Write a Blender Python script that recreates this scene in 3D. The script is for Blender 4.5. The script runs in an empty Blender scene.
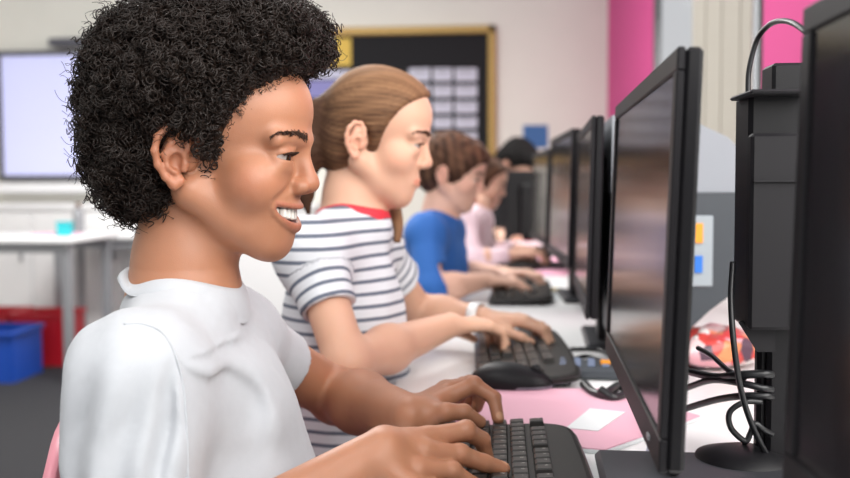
import bpy, math, random
import numpy as np
from mathutils import Vector, Matrix
random.seed(7)
RNG = np.random.default_rng(11)
SC = bpy.context.scene
COL = SC.collection
PI = math.pi
F = 950.0            # focal length in pixels of the 850 px wide frame
CAMZ = 1.03

def A(*v): return np.array(v, dtype=np.float64)
# camera looks so that the desk row (world +Y) vanishes at pixel (500,185)
_vx, _vy = (500 - 425) / F, (239 - 185) / F
_yd = A(_vx, _vy, -1.0); _yd /= np.linalg.norm(_yd)          # world Y in camera axes
_xd = np.cross(_yd, A(0, 1, 0)); _xd /= np.linalg.norm(_xd)  # world X in camera axes
_zd = np.cross(_xd, _yd)
CAMROT = np.array([_xd, _yd, _zd])                            # rows: world axes in camera axes = matrix camera->world
CAMPOS = A(0, 0, CAMZ)
def P(px, py, Y):
    r = CAMROT @ A((px - 425) / F, (239 - py) / F, -1.0)
    return CAMPOS + r * (Y / r[1])
def PZ(px, py, z):
    r = CAMROT @ A((px - 425) / F, (239 - py) / F, -1.0)
    return CAMPOS + r * ((z - CAMZ) / r[2])

# ------------------------------------------------------------------ materials
def mat(name, col, rough=0.5, metal=0.0, spec=0.5, bump=0.0, bscale=60.0, var=0.0, vscale=8.0, sss=0.0, emit=0.0, coat=0.0,
        attr=None, sheen=0.0, trans=0.0):
    m = bpy.data.materials.new(name); m.use_nodes = True
    nt = m.node_tree; N = nt.nodes; L = nt.links
    b = N['Principled BSDF']
    c = (*col, 1.0)
    b.inputs['Base Color'].default_value = c
    b.inputs['Roughness'].default_value = rough
    b.inputs['Metallic'].default_value = metal
    b.inputs['Specular IOR Level'].default_value = spec
    b.inputs['Coat Weight'].default_value = coat
    b.inputs['Sheen Weight'].default_value = sheen
    b.inputs['Transmission Weight'].default_value = trans
    if sss:
        b.inputs['Subsurface Weight'].default_value = sss
        b.inputs['Subsurface Radius'].default_value = (1.0, 0.35, 0.18)
        b.inputs['Subsurface Scale'].default_value = 0.012
    if emit:
        b.inputs['Emission Color'].default_value = c
        b.inputs['Emission Strength'].default_value = emit
    tc = N.new('ShaderNodeTexCoord')
    src = None
    if attr:
        at = N.new('ShaderNodeAttribute'); at.attribute_name = attr
        mx = N.new('ShaderNodeMix'); mx.data_type = 'RGBA'; mx.blend_type = 'MULTIPLY'; mx.inputs[0].default_value = 1.0
        mx.inputs[6].default_value = c; L.new(at.outputs['Color'], mx.inputs[7]); src = mx.outputs[2]
    no = N.new('ShaderNodeTexNoise'); no.inputs['Scale'].default_value = vscale; no.inputs['Detail'].default_value = 4
    L.new(tc.outputs['Object'], no.inputs['Vector'])
    mr = N.new('ShaderNodeMapRange'); mr.inputs[1].default_value = 0.3; mr.inputs[2].default_value = 0.7
    mr.inputs[3].default_value = 1 - var; mr.inputs[4].default_value = 1 + var
    L.new(no.outputs['Fac'], mr.inputs[0])
    m2 = N.new('ShaderNodeVectorMath'); m2.operation = 'SCALE'; m2.inputs[0].default_value = c[:3]
    if src: L.new(src, m2.inputs[0])
    L.new(mr.outputs[0], m2.inputs['Scale']); L.new(m2.outputs[0], b.inputs['Base Color'])
    if bump:
        nb = N.new('ShaderNodeTexNoise'); nb.inputs['Scale'].default_value = bscale; nb.inputs['Detail'].default_value = 5
        L.new(tc.outputs['Object'], nb.inputs['Vector'])
        bp = N.new('ShaderNodeBump'); bp.inputs['Strength'].default_value = bump; bp.inputs['Distance'].default_value = 0.002
        L.new(nb.outputs['Fac'], bp.inputs['Height']); L.new(bp.outputs[0], b.inputs['Normal'])
    return m

# ------------------------------------------------------------------ objects
def tag(o, label=None, cat=None, group=None, kind=None):
    if label: o['label'] = label
    if cat: o['category'] = cat
    if group: o['group'] = group
    if kind: o['kind'] = kind
    return o
def empty(name, loc, label=None, cat=None, group=None, rz=0.0):
    o = bpy.data.objects.new(name, None); COL.objects.link(o)
    o.empty_display_size = 0.05
    o.location = loc; o.rotation_euler = (0, 0, rz)
    return tag(o, label, cat, group)
def put(name, me, m=None, parent=None, loc=None, world=False):
    o = bpy.data.objects.new(name, me); COL.objects.link(o)
    if m is not None: me.materials.append(m)
    if loc is not None: o.location = loc
    if parent is not None:
        o.parent = parent
        if world:            # mesh data given in world coordinates: cancel the parent chain
            M = Matrix.Identity(4); p = parent
            while p is not None:
                M = Matrix.LocRotScale(p.location, p.rotation_euler, p.scale) @ M if p.matrix_parent_inverse == Matrix.Identity(4) else Matrix.LocRotScale(p.location, p.rotation_euler, p.scale) @ M
                p = p.parent
            me.transform(M.inverted())
    return o
def mesh_np(name, V, Q, smooth=True):
    me = bpy.data.meshes.new(name)
    V = np.asarray(V, dtype=np.float32); Q = np.asarray(Q, dtype=np.int32)
    n = Q.shape[1]
    me.vertices.add(len(V)); me.vertices.foreach_set('co', V.ravel())
    me.loops.add(Q.size); me.loops.foreach_set('vertex_index', Q.ravel())
    me.polygons.add(len(Q)); me.polygons.foreach_set('loop_start', np.arange(0, Q.size, n, dtype=np.int32))
    me.update(calc_edges=True); me.validate()
    if smooth: me.polygons.foreach_set('use_smooth', np.ones(len(me.polygons), dtype=bool))
    return me
def set_col(me, C, name='Col'):
    a = me.color_attributes.new(name, 'FLOAT_COLOR', 'POINT')
    C4 = np.ones((len(me.vertices), 4), dtype=np.float32); C4[:, :C.shape[1]] = C
    a.data.foreach_set('color', C4.ravel())

class MB:
    def __init__(s): s.v = []; s.f = []; s.sm = []
    def add(s, V, Fc, smooth=False):
        n = len(s.v); s.v.extend([tuple(p) for p in V]); s.f.extend([tuple(i + n for i in q) for q in Fc]); s.sm.extend([smooth] * len(Fc))
        return s
    def box(s, c, d, R=None, bev=0.0):
        c = A(*c); h = A(*d) / 2
        if bev <= 0:
            V = [A(x, y, z) * h for x in (-1, 1) for y in (-1, 1) for z in (-1, 1)]
            Fc = [(0, 1, 3, 2), (4, 6, 7, 5), (0, 4, 5, 1), (2, 3, 7, 6), (0, 2, 6, 4), (1, 5, 7, 3)]
        else:
            b = min(bev, min(h) * 0.95)
            V = []; idx = {}
            for x in (-1, 1):
                for y in (-1, 1):
                    for z in (-1, 1):
                        for a in range(3):
                            q = A(x, y, z) * h
                            for k in range(3):
                                if k != a: q[k] -= (x, y, z)[k] * b
                            idx[(x, y, z, a)] = len(V); V.append(q)
            Fc = []
            for a in range(3):
                o1, o2 = [(1, 2), (2, 0), (0, 1)][a]
                for sg in (-1, 1):
                    q = []
                    for (u, w) in ((-1, -1), (1, -1), (1, 1), (-1, 1)):
                        k = [0, 0, 0]; k[a] = sg; k[o1] = u; k[o2] = w; q.append(idx[(*k, a)])
                    Fc.append(tuple(q if sg > 0 else q[::-1]))
            for a in range(3):
                o1, o2 = [(1, 2), (2, 0), (0, 1)][a]
                for u in (-1, 1):
                    for w in (-1, 1):
                        def K(t, ax):
                            k = [0, 0, 0]; k[a] = t; k[o1] = u; k[o2] = w; return idx[(*k, ax)]
                        q = [K(-1, o1), K(1, o1), K(1, o2), K(-1, o2)]
                        Fc.append(tuple(q if u * w > 0 else q[::-1]))
            for x in (-1, 1):
                for y in (-1, 1):
                    for z in (-1, 1):
                        q = [idx[(x, y, z, 0)], idx[(x, y, z, 1)], idx[(x, y, z, 2)]]
                        Fc.append(tuple(q if x * y * z > 0 else q[::-1]))
        V = np.array(V)
        if R is not None: V = V @ np.array(R).T
        return s.add(V + c, Fc)
    def tube(s, pts, r, n=10, cap=True):
        pts = np.array(pts, float); m = len(pts)
        rr = np.full(m, r) if np.isscalar(r) else np.array(r)
        T = np.gradient(pts, axis=0); T /= np.linalg.norm(T, axis=1)[:, None] + 1e-12
        u = np.cross(T[0], A(0, 0, 1) if abs(T[0][2]) < 0.9 else A(1, 0, 0)); u /= np.linalg.norm(u)
        V = []
        for i in range(m):
            u = u - T[i] * (u @ T[i]); u /= np.linalg.norm(u) + 1e-12
            w = np.cross(T[i], u)
            for k in range(n):
                a = 2 * PI * k / n
                V.append(pts[i] + rr[i] * (math.cos(a) * u + math.sin(a) * w))
        Fc = [(i * n + k, i * n + (k + 1) % n, (i + 1) * n + (k + 1) % n, (i + 1) * n + k) for i in range(m - 1) for k in range(n)]
        if cap: Fc += [tuple(range(n - 1, -1, -1)), tuple(range((m - 1) * n, m * n))]
        return s.add(V, Fc, True)
    def prism(s, poly, z0, z1, axis=2, bev=0.0):
        """closed polygon (a,b) extruded between z0 and z1 along an axis, edge bevel at the z1 end"""
        n = len(poly); poly = np.array(poly, float)
        rings = [(poly, z0), (poly, z1)]
        if bev:
            c = poly.mean(0); sc = (poly - c); ln = np.linalg.norm(sc, axis=1)[:, None]
            rings = [(poly, z0), (poly, z1 - bev), (poly - sc / ln * bev * 0.3, z1 - bev * 0.3), (poly - sc / ln * bev, z1)]
        V = []
        for pl, z in rings:
            for a, b in pl:
                V.append({2: (a, b, z), 0: (z, a, b), 1: (b, z, a)}[axis])
        Fc = []
        for r in range(len(rings) - 1):
            for k in range(n):
                Fc.append((r * n + k, r * n + (k + 1) % n, (r + 1) * n + (k + 1) % n, (r + 1) * n + k))
        Fc += [tuple(range(n - 1, -1, -1)), tuple(range((len(rings) - 1) * n, len(rings) * n))]
        return s.add(V, Fc)
    def lathe(s, prof, c=(0, 0, 0), n=32):
        V = []
        for r, z in prof:
            for k in range(n):
                a = 2 * PI * k / n; V.append((c[0] + r * math.cos(a), c[1] + r * math.sin(a), c[2] + z))
        Fc = [(i * n + k, i * n + (k + 1) % n, (i + 1) * n + (k + 1) % n, (i + 1) * n + k) for i in range(len(prof) - 1) for k in range(n)]
        if prof[0][0] > 1e-6: Fc.append(tuple(range(n - 1, -1, -1)))
        if prof[-1][0] > 1e-6: Fc.append(tuple(range((len(prof) - 1) * n, len(prof) * n)))
        return s.add(V, Fc, True)
    def mesh(s, name):
        me = bpy.data.meshes.new(name); me.from_pydata([tuple(map(float, p)) for p in s.v], [], s.f); me.validate()
        if len(me.polygons) == len(s.sm): me.polygons.foreach_set('use_smooth', s.sm)
        me.update(); return me
    def build(s, name, m, parent=None, loc=None, world=False):
        return put(name, s.mesh(name), m, parent, loc, world)

def spline(pts, n=24):
    p = np.array(pts, float); p = np.vstack([2 * p[0] - p[1], p, 2 * p[-1] - p[-2]])
    out = []
    for i in range(1, len(p) - 2):
        for t in np.linspace(0, 1, n, endpoint=False):
            a, b, c, d = p[i - 1], p[i], p[i + 1], p[i + 2]
            out.append(0.5 * (2 * b + (c - a) * t + (2 * a - 5 * b + 4 * c - d) * t * t + (3 * b - 3 * c + d - a) * t ** 3))
    out.append(p[-2]); return np.array(out)

def strands(Pn, r, ref, sides=3):
    """many polylines (n,m,3) -> one tube mesh's arrays"""
    n, m, _ = Pn.shape
    T = np.gradient(Pn, axis=1); T /= np.linalg.norm(T, axis=2, keepdims=True) + 1e-12
    rf = np.broadcast_to(ref[:, None, :], T.shape)
    U = np.cross(T, rf); U /= np.linalg.norm(U, axis=2, keepdims=True) + 1e-9
    W = np.cross(T, U)
    rr = np.broadcast_to(r, (n, m))[..., None]
    rings = [Pn + rr * (math.cos(2 * PI * k / sides) * U + math.sin(2 * PI * k / sides) * W) for k in range(sides)]
    V = np.stack(rings, axis=2).reshape(-1, 3)
    base = (np.arange(n)[:, None] * m + np.arange(m - 1)[None, :]).reshape(-1) * sides
    Q = []
    for k in range(sides):
        k2 = (k + 1) % sides
        Q.append(np.stack([base + k, base + k2, base + sides + k2, base + sides + k], axis=1))
    return V, np.concatenate(Q)

# ------------------------------------------------------------------ implicit modelling
def sph(c, r):
    c = A(*c); return lambda p: np.sqrt(((p - c) ** 2).sum(1)) - r
def ell(c, r, R=None):
    c = A(*c); r = A(*r); Rm = None if R is None else np.array(R)
    def f(p):
        q = p - c
        if Rm is not None: q = q @ Rm
        k0 = np.sqrt(((q / r) ** 2).sum(1)); k1 = np.sqrt(((q / (r * r)) ** 2).sum(1))
        return k0 * (k0 - 1.0) / np.maximum(k1, 1e-9)
    return f
def rc(a, b, r1, r2=None):
    a = np.array(a, float); b = np.array(b, float); r2 = r1 if r2 is None else r2
    ba = b - a; l2 = max(ba @ ba, 1e-12)
    def f(p):
        pa = p - a; h = np.clip((pa @ ba) / l2, 0, 1)
        return np.sqrt(((pa - h[:, None] * ba) ** 2).sum(1)) - (r1 + (r2 - r1) * h)
    return f
def cyl(a, b, r):
    a = np.array(a, float); b = np.array(b, float); L = np.linalg.norm(b - a); n = (b - a) / L
    def f(p):
        t = (p - a) @ n; rad = np.sqrt(np.maximum(((p - a) ** 2).sum(1) - t * t, 0)) - r
        ax = np.abs(t - L / 2) - L / 2
        return np.minimum(np.maximum(rad, ax), 0) + np.sqrt(np.maximum(rad, 0) ** 2 + np.maximum(ax, 0) ** 2)
    return f
def rbox(c, h, r, R=None):
    c = A(*c); h = A(*h); Rm = None if R is None else np.array(R)
    def f(p):
        q = p - c
        if Rm is not None: q = q @ Rm
        q = np.abs(q) - h + r
        return np.sqrt((np.maximum(q, 0) ** 2).sum(1)) + np.minimum(q.max(1), 0) - r
    return f
def xf(fn, o, R, s=1.0):
    o = np.array(o, float); R = np.array(R)
    return lambda p: s * fn(((p - o) @ R) / s)
def xfl(ops, o, R, s=1.0):
    return [(m, k * s, xf(f, o, R, s)) for (m, k, f) in ops]
def field(ops, p, R=None):
    """ops: (mode, k, fn); modes u union, s subtract, i intersect, d displace. R: block radius for culling (p[0] must be the block centre)"""
    d = np.full(len(p), 1e3)
    for m, k, f in ops:
        v = f(p)
        d = comb(d, v, m, k)
    return d
def comb(d, v, m, k):
    if m == 'u':
        if k <= 0: return np.minimum(d, v)
        h = np.maximum(k - np.abs(d - v), 0) / k
        return np.minimum(d, v) - h * h * k * 0.25
    if m == 's':
        v = -v
        h = np.maximum(k - np.abs(d - v), 0) / max(k, 1e-9)
        return np.maximum(d, v) + h * h * k * 0.25
    if m == 'i': return np.maximum(d, v)
    if m == 'd': return d + v
def sdf_arrays(ops, lo, hi, h, B=12):
    lo = A(*lo); hi = A(*hi)
    nb = np.ceil((hi - lo) / (B * h)).astype(int)
    bs = B * h; R = bs * 0.87
    ii = np.stack(np.meshgrid(*[np.arange(n) for n in nb], indexing='ij'), -1).reshape(-1, 3)
    cen = lo + (ii + 0.5) * bs
    vals = [np.asarray(f(cen)) for (_, _, f) in ops]
    d = np.full(len(cen), 1e3); dm = np.full(len(cen), 1e3)
    for (m, k, f), v in zip(ops, vals):
        d = comb(d, v, m, k)
        if m == 'u': dm = np.minimum(dm, v)
    act = np.where(np.abs(d) < R * 1.5 + 0.012)[0]
    g = np.arange(B + 1); loc = np.stack(np.meshgrid(g, g, g, indexing='ij'), -1).reshape(-1, 3)
    N = nb * B + 4
    mul = np.array([N[1] * N[2], N[2], 1], dtype=np.int64)
    keys = []; pos = []; quads = []
    for b in act:
        p = lo + (ii[b] * B + loc) * h
        dd = np.full(len(p), 1e3)
        for (m, k, f), v in zip(ops, vals):
            vb = v[b]
            if m == 'u' and vb > dm[b] + 2.6 * R + k: continue
            if m == 's' and vb > 1.5 * R + k: continue
            dd = comb(dd, f(p), m, k)
        D = dd.reshape(B + 1, B + 1, B + 1); S = D < 0
        if S.all() or not S.any(): continue
        cnt = np.zeros((B, B, B)); acc = np.zeros((B, B, B, 3))
        for a in range(3):
            o1, o2 = [(1, 2), (0, 2), (0, 1)][a]
            for u in (0, 1):
                for w in (0, 1):
                    s0 = [slice(0, B)] * 3; s0[o1] = slice(u, B + u); s0[o2] = slice(w, B + w)
                    s1 = list(s0); s1[a] = slice(1, B + 1)
                    d0 = D[tuple(s0)]; d1 = D[tuple(s1)]
                    x = (d0 < 0) != (d1 < 0)
                    t = np.where(x, d0 / np.where(x, d0 - d1, 1), 0)
                    cnt += x; acc[..., a] += np.where(x, t, 0); acc[..., o1] += u * x; acc[..., o2] += w * x
        cells = np.argwhere(cnt > 0)
        c = tuple(cells.T)
        gp = ii[b] * B + cells
        keys.append((gp + 1) @ mul); pos.append(lo + (gp + acc[c] / cnt[c][:, None]) * h)
        for a in range(3):
            s0 = [slice(0, B)] * 3; s1 = list(s0); s1[a] = slice(1, B + 1)
            A0 = S[tuple(s0)]; A1 = S[tuple(s1)]
            e = np.argwhere(A0 != A1)
            if not len(e): continue
            neg = A0[tuple(e.T)]
            ge = ii[b] * B + e + 1
            o1, o2 = [(1, 2), (2, 0), (0, 1)][a]
            k0 = ge @ mul; k1 = k0 - mul[o1]; k2 = k1 - mul[o2]; k3 = k0 - mul[o2]
            q = np.stack([k0, k1, k2, k3], 1); q[~neg] = q[~neg][:, ::-1]
            quads.append(q)
    keys = np.concatenate(keys); pos = np.concatenate(pos); quads = np.concatenate(quads)
    od = np.argsort(keys); keys = keys[od]; pos = pos[od]
    idx = np.searchsorted(keys, quads); idx = np.clip(idx, 0, len(keys) - 1)
    ok = (keys[idx] == quads).all(1)
    return pos, idx[ok]
def relax(V, Q, it=1, f=0.5):
    for _ in range(it):
        S = np.zeros_like(V); c = np.zeros(len(V))
        for a in range(4):
            i, j = Q[:, a], Q[:, (a + 1) % 4]
            for k in range(3):
                S[:, k] += np.bincount(i, V[j, k], len(V)) + np.bincount(j, V[i, k], len(V))
            c += np.bincount(i, minlength=len(V)) + np.bincount(j, minlength=len(V))
        m = c > 0
        V = V.copy(); V[m] = V[m] * (1 - f) + f * S[m] / c[m][:, None]
    return V
def sdf_obj(name, ops, lo, hi, h, m, parent=None, colfn=None, rl=1, extra=None):
    V, Q = sdf_arrays(ops, lo, hi, h)
    V = relax(V, Q, rl, 0.5)
    if extra: V = extra(V)
    me = mesh_np(name, V, Q)
    if colfn is not None: set_col(me, colfn(V))
    return put(name, me, m, parent, None, True)
def rotZYX(yaw, pitch=0.0, roll=0.0):
    """columns = local x (forward), y (left), z (up) in world; yaw about z, pitch positive = nose down, roll positive = towards own right"""
    return np.array(Matrix.Rotation(yaw, 3, 'Z') @ Matrix.Rotation(pitch, 3, 'Y') @ Matrix.Rotation(roll, 3, 'X'))
def frame(fwd, up):
    f = np.array(fwd, float); f /= np.linalg.norm(f); u = np.array(up, float); l = np.cross(u, f); l /= np.linalg.norm(l); u = np.cross(f, l)
    return np.stack([f, l, u], 1)
# ================================================================== PEOPLE
def head_ops(smile=True, lids=True, sk=0.0):
    o = []
    U = lambda f, k=0.012: o.append(('u', k, f))
    S = lambda f, k=0.004: o.append(('s', k, f))
    U(ell((sk, 0, .048), (.094 - sk, .072, .074)), 0)
    U(ell((.048, 0, .052), (.057, .058, .052)), .02)
    U(ell((.042, 0, -.012), (.050, .051, .062)), .015)
    U(ell((.0600, 0, -.048), (.0335, .0370, .029)), .015)
    for s in (-1, 1):
        U(rc((.000, s * .050, -.028), (.060, s * .019, -.0775), .018, .0145), .020)
        U(sph((.0570, s * .036, -.019), .0255), .018)
        U(rc((.097, s * .010, .0215), (.082, s * .046, .021), .0075), .014)
        if smile: U(sph((.0570, s * .0405, -.0215), .0190), .018)
    U(ell((.036, 0, -.056), (.040, .038, .024)), .025)
    U(sph((.0665, 0, -.0795), .0150), .022)
    U(rc((.0950, 0, .014), (.1020, 0, -.013), .0065, .0085), .010)
    U(ell((.1018, 0, -.0205), (.0118, .0108, .0094)), .007)
    for s in (-1, 1): U(ell((.0955, s * .0128, -.0235), (.0108, .0070, .0076)), .005)
    for s in (-1, 1): S(ell((.101, s * .0065, -.0318), (.0055, .0032, .0045)), .003)
    for s in (-1, 1):
        S(ell((.106, s * .033, .009), (.011, .018, .0088)), .014)
        U(sph((.0800, s * .0320, .0055), .0143), .004)
        U(rc((.0925, s * .0225, .0120), (.0860, s * .0430, .0090), .0020, .0018), .004)      # upper lid fold
        U(rc((.0880, s * .0240, -.0060), (.0825, s * .0410, -.0055), .0040), .012)         # lower lid
    if lids:
        for s in (-1, 1):
            S(ell((.0890, s * .0320, .0050), (.0160, .0150, .0035)), .001)
    # mouth: the lip line is laid on the face surface
    base = list(o); n = 9
    cw = .0395 if smile else .0235
    ys = np.linspace(0, cw, n)
    tt = ys / cw
    if smile: zu = -.0455 + .0050 * tt ** 2; zl = -.0590 + .0178 * tt ** 2.6; ru = .0030 - .0012 * tt; rl_ = .0044 - .0024 * tt
    else: zu = -.0525 + .0015 * np.sin(tt * 3) - .001 * tt; zl = zu - .0022 * (1 - tt); ru = .0030 - .0015 * tt; rl_ = .0037 - .0020 * tt
    def sx(y, z):
        xs = np.linspace(.115, .030, 171); p = np.stack([xs, np.full_like(xs, y), np.full_like(xs, z)], 1); d = field(base, p); i = int(np.argmax(d < 0)); return xs[i]
    ux = np.array([sx(y, z + r) for y, z, r in zip(ys, zu, ru)]); lx = np.array([sx(y, z - r) for y, z, r in zip(ys, zl, rl_)]); mx = np.array([sx(y, (a + b) / 2) for y, a, b in zip(ys, zu, zl)])
    for s in (-1, 1):
        for i in range(n - 1):
            U(rc((ux[i] - .0012, s * ys[i], zu[i] + ru[i] * .9), (ux[i + 1] - .0012, s * ys[i + 1], zu[i + 1] + ru[i + 1] * .9), ru[i] * 1.15, ru[i + 1] * 1.15), .003)
            U(rc((lx[i] - .0014, s * ys[i], zl[i] - rl_[i] * .9), (lx[i + 1] - .0014, s * ys[i + 1], zl[i + 1] - rl_[i + 1] * .9), rl_[i] * 1.15, rl_[i + 1] * 1.15), .003)
    if smile:
        for s in (-1, 1):
            for i in range(n - 1):
                g0, g1 = (zu[i] - zl[i]) / 2, (zu[i + 1] - zl[i + 1]) / 2
                for dx in (.002, -.004):
                    S(rc((mx[i] + dx, s * ys[i], (zu[i] + zl[i]) / 2), (mx[i + 1] + dx, s * ys[i + 1], (zu[i + 1] + zl[i + 1]) / 2), max(g0, .0006), max(g1, .0006)), .001)
            # crease from the nose wing round the mouth corner
            S(rc((sx(.022, -.024) + .0022, s * .022, -.024), (sx(.044, -.037) + .0026, s * .044, -.037), .0015), .007)
    else:
        for s in (-1, 1):
            for i in range(n - 1): S(rc((mx[i] + .0022, s * ys[i], zu[i]), (mx[i + 1] + .0016, s * ys[i + 1], zu[i + 1]), .0008), .0015)
    head_ops.mouth = (ys, zu, zl, mx, ru, rl_)
    return o
def ear_ops(s, thin=1.0):
    """ear on side s (y sign), canal at origin height"""
    o = []
    tilt = math.radians(-12); ca, sa = math.cos(tilt), math.sin(tilt)
    def E(u, v, w):    # u forward, v up, w outward
        uu = ca * u - sa * v; vv = sa * u + ca * v
        return A(-.002 + uu, s * (.0705 + w * 1.25 + .45 * max(0, -u)), .001 + vv)
    # plate
    o.append(('u', .006, rc(E(.004, 0, -.004), E(-.006, .004, .001), .010)))
    pl = [(.004, .000, .004), (.006, .012, .004), (.004, .021, .004), (-.004, .0285, .005), (-.013, .0265, .007), (-.0185, .016, .008), (-.0185, .003, .008),
          (-.0140, -.009, .007), (-.0065, -.0185, .006), (.0010, -.0240, .005)]
    for a, b in zip(pl[:-1], pl[1:]): o.append(('u', .003, rc(E(*a), E(*b), .0033, .0033)))
    o.append(('u', .005, rc(E(.0010, -.0235, .004), E(.0055, -.0195, .003), .0052, .0042)))     # lobe
    for a, b in (((-.002, .017, .001), (-.008, -.010, .001)), ((-.009, .019, .001), (-.012, .003, .001)), ((-.002, -.012, .001), (.002, -.018, .002))):
        o.append(('u', .004, rc(E(*a), E(*b), .0052, .0048)))
    an = [(.000, .019, .005), (-.008, .013, .006), (-.0105, .002, .0065), (-.0065, -.0085, .0065), (.0005, -.0125, .006)]
    for a, b in zip(an[:-1], an[1:]): o.append(('u', .003, rc(E(*a), E(*b), .0027)))
    o.append(('s', .003, ell(E(.000, -.002, .0075), (.0055, .0048, .0075))))
    o.append(('u', .003, rc(E(.0075, -.003, .004), E(.007, -.008, .004), .0032)))
    return o
def head_col(V, o, R, s, lip=(.80, .42, .42), smile=True):
    q = ((V - o) @ R) / s
    C = np.ones((len(V), 3))
    y = np.abs(q[:, 1]); ys, zu, zl, mx, ru, rl_ = MOUTH[smile]
    a = np.interp(y, ys, zu + 2.1 * ru); b = np.interp(y, ys, zl - 2.1 * rl_); m = (q[:, 0] > np.interp(y, ys, mx) - .02) & (y < ys[-1] + .001)
    inside = np.clip(np.minimum(a - q[:, 2], q[:, 2] - b) / .0014 + .5, 0, 1) * m
    C = C * (1 - inside[:, None]) + np.array(lip) * inside[:, None]
    deep = (m & (q[:, 0] < np.interp(y, ys, mx) - .0035) & (q[:, 2] < np.interp(y, ys, zu) + .001) & (q[:, 2] > np.interp(y, ys, zl) - .001))
    if smile: C[deep] = (.25, .10, .10)
    ch = np.exp(-(((q - A(.06, 0, -.02)) * A(1, 0, 1)) ** 2).sum(1) / .018 ** 2) * (y > .02) * .16
    ear = np.clip((y - .068) / .006, 0, 1) * (np.abs(q[:, 2]) < .04) * .14
    red = (ch + ear)[:, None]
    C = C * (1 - red * A(.0, .7, .8))
    nose = np.exp(-((q - A(.11, 0, -.02)) ** 2).sum(1) / .016 ** 2)[:, None] * .12
    return C * (1 - nose * A(0, .7, .8))

MOUTH = {}
for _sm in (True, False):
    head_ops(_sm); MOUTH[_sm] = head_ops.mouth
def hand_from_joints(W, palmN, fingers, thumb, sc=1.0):
    """W wrist point, fingers = list of (MCP,PIP,DIP,TIP) points index..pinky, thumb = (CMC,MCP,IP,TIP)"""
    o = []; W = np.array(W, float); palmN = np.array(palmN, float); palmN /= np.linalg.norm(palmN)
    rad = [(.0108, .0094, .0081, .0071), (.0110, .0095, .0082, .0071), (.0104, .0090, .0077, .0067), (.0094, .0080, .0069, .0060)]
    lat = np.array(fingers[0][0]) - np.array(fingers[-1][0]); lat /= np.linalg.norm(lat)
    for i, J in enumerate(fingers):
        r = [x * sc for x in rad[i]]
        J = [np.array(q, float) for q in J]
        w = W + lat * (.014 - .0095 * i) * sc
        o.append(('u', .010 * sc, rc(w, J[0], .0125 * sc, r[0])))
    for i, J in enumerate(fingers):
        r = [x * sc for x in rad[i]]
        J = [np.array(q, float) for q in J]
        o.append(('u', .0045, rc(J[0], J[1], r[0], r[1])))
        o.append(('u', .003, rc(J[1], J[2], r[1], r[2])))
        o.append(('u', .003, rc(J[2], J[3], r[2], r[3])))
        o.append(('u', .003, sph(J[1] + palmN * .0012, r[1] * 1.03)))
    T = [np.array(q, float) for q in thumb]
    o.append(('u', .012 * sc, rc(W + lat * .010 * sc, T[0], .013 * sc, .0135 * sc)))
    o.append(('u', .014 * sc, rc(T[0], T[1], .0135 * sc, .0100 * sc)))
    o.append(('u', .004, rc(T[1], T[2], .0100 * sc, .0088 * sc)))
    o.append(('u', .003, rc(T[2], T[3], .0088 * sc, .0070 * sc)))
    nails = []
    for J, rr in [(f, rad[i][3] * sc) for i, f in enumerate(fingers)] + [(thumb, .0070 * sc)]:
        nails.append((np.array(J[2], float), np.array(J[3], float), rr))
    return o, nails
def generic_hand(W, d, up, side, sc=1.0, curl=(38, 42, 22), lift=0.0, vary=(0, 4, -3, 6)):
    """d = pointing direction, up = back of hand, side = +1 when the thumb is on the left of d"""
    Fm = frame(d, up); f, l, u = Fm.T; l = l * side; W = np.array(W, float)
    ys = (.027, .009, -.009, -.025); xs = (.078, .082, .077, .069)
    L = ((.038, .023, .018), (.042, .026, .019), (.038, .024, .019), (.030, .018, .016))
    fs = []
    for i in range(4):
        J = [W + (f * xs[i] + l * ys[i] + u * (.004 + lift)) * sc]
        an = 0.0; sp = (.10, .02, -.05, -.13)[i]
        for k in range(3):
            an += math.radians(curl[k] + vary[i] * (1 if k == 0 else .3)) * (0.45 if k == 0 else 1)
            dr = (f * math.cos(an) - u * math.sin(an)) + l * sp * math.cos(an)
            J.append(J[-1] + dr / np.linalg.norm(dr) * L[i][k] * sc)
        fs.append(J)
    T = [W + (f * .022 + l * .026 - u * .010) * sc, W + (f * .050 + l * .042 - u * .016) * sc, W + (f * .076 + l * .046 - u * .022) * sc, W + (f * .096 + l * .042 - u * .030) * sc]
    return hand_from_joints(W, u, fs, T, sc)
def arm_ops(sh, el, wr, sc=1.0, r=(.038, .033, .036, .0225)):
    sh, el, wr = [np.array(x, float) for x in (sh, el, wr)]
    r = [x * sc for x in r]
    d = wr - el
    o = [('u', .02, rc(sh, el, r[0] * .95, r[1])), ('u', .016, rc(el, el + d * .35, r[1], r[2])), ('u', .02, rc(el + d * .35, wr, r[2], r[3])),
         ('u', .01, sph(el, r[1] * 1.02))]
    return o
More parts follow.
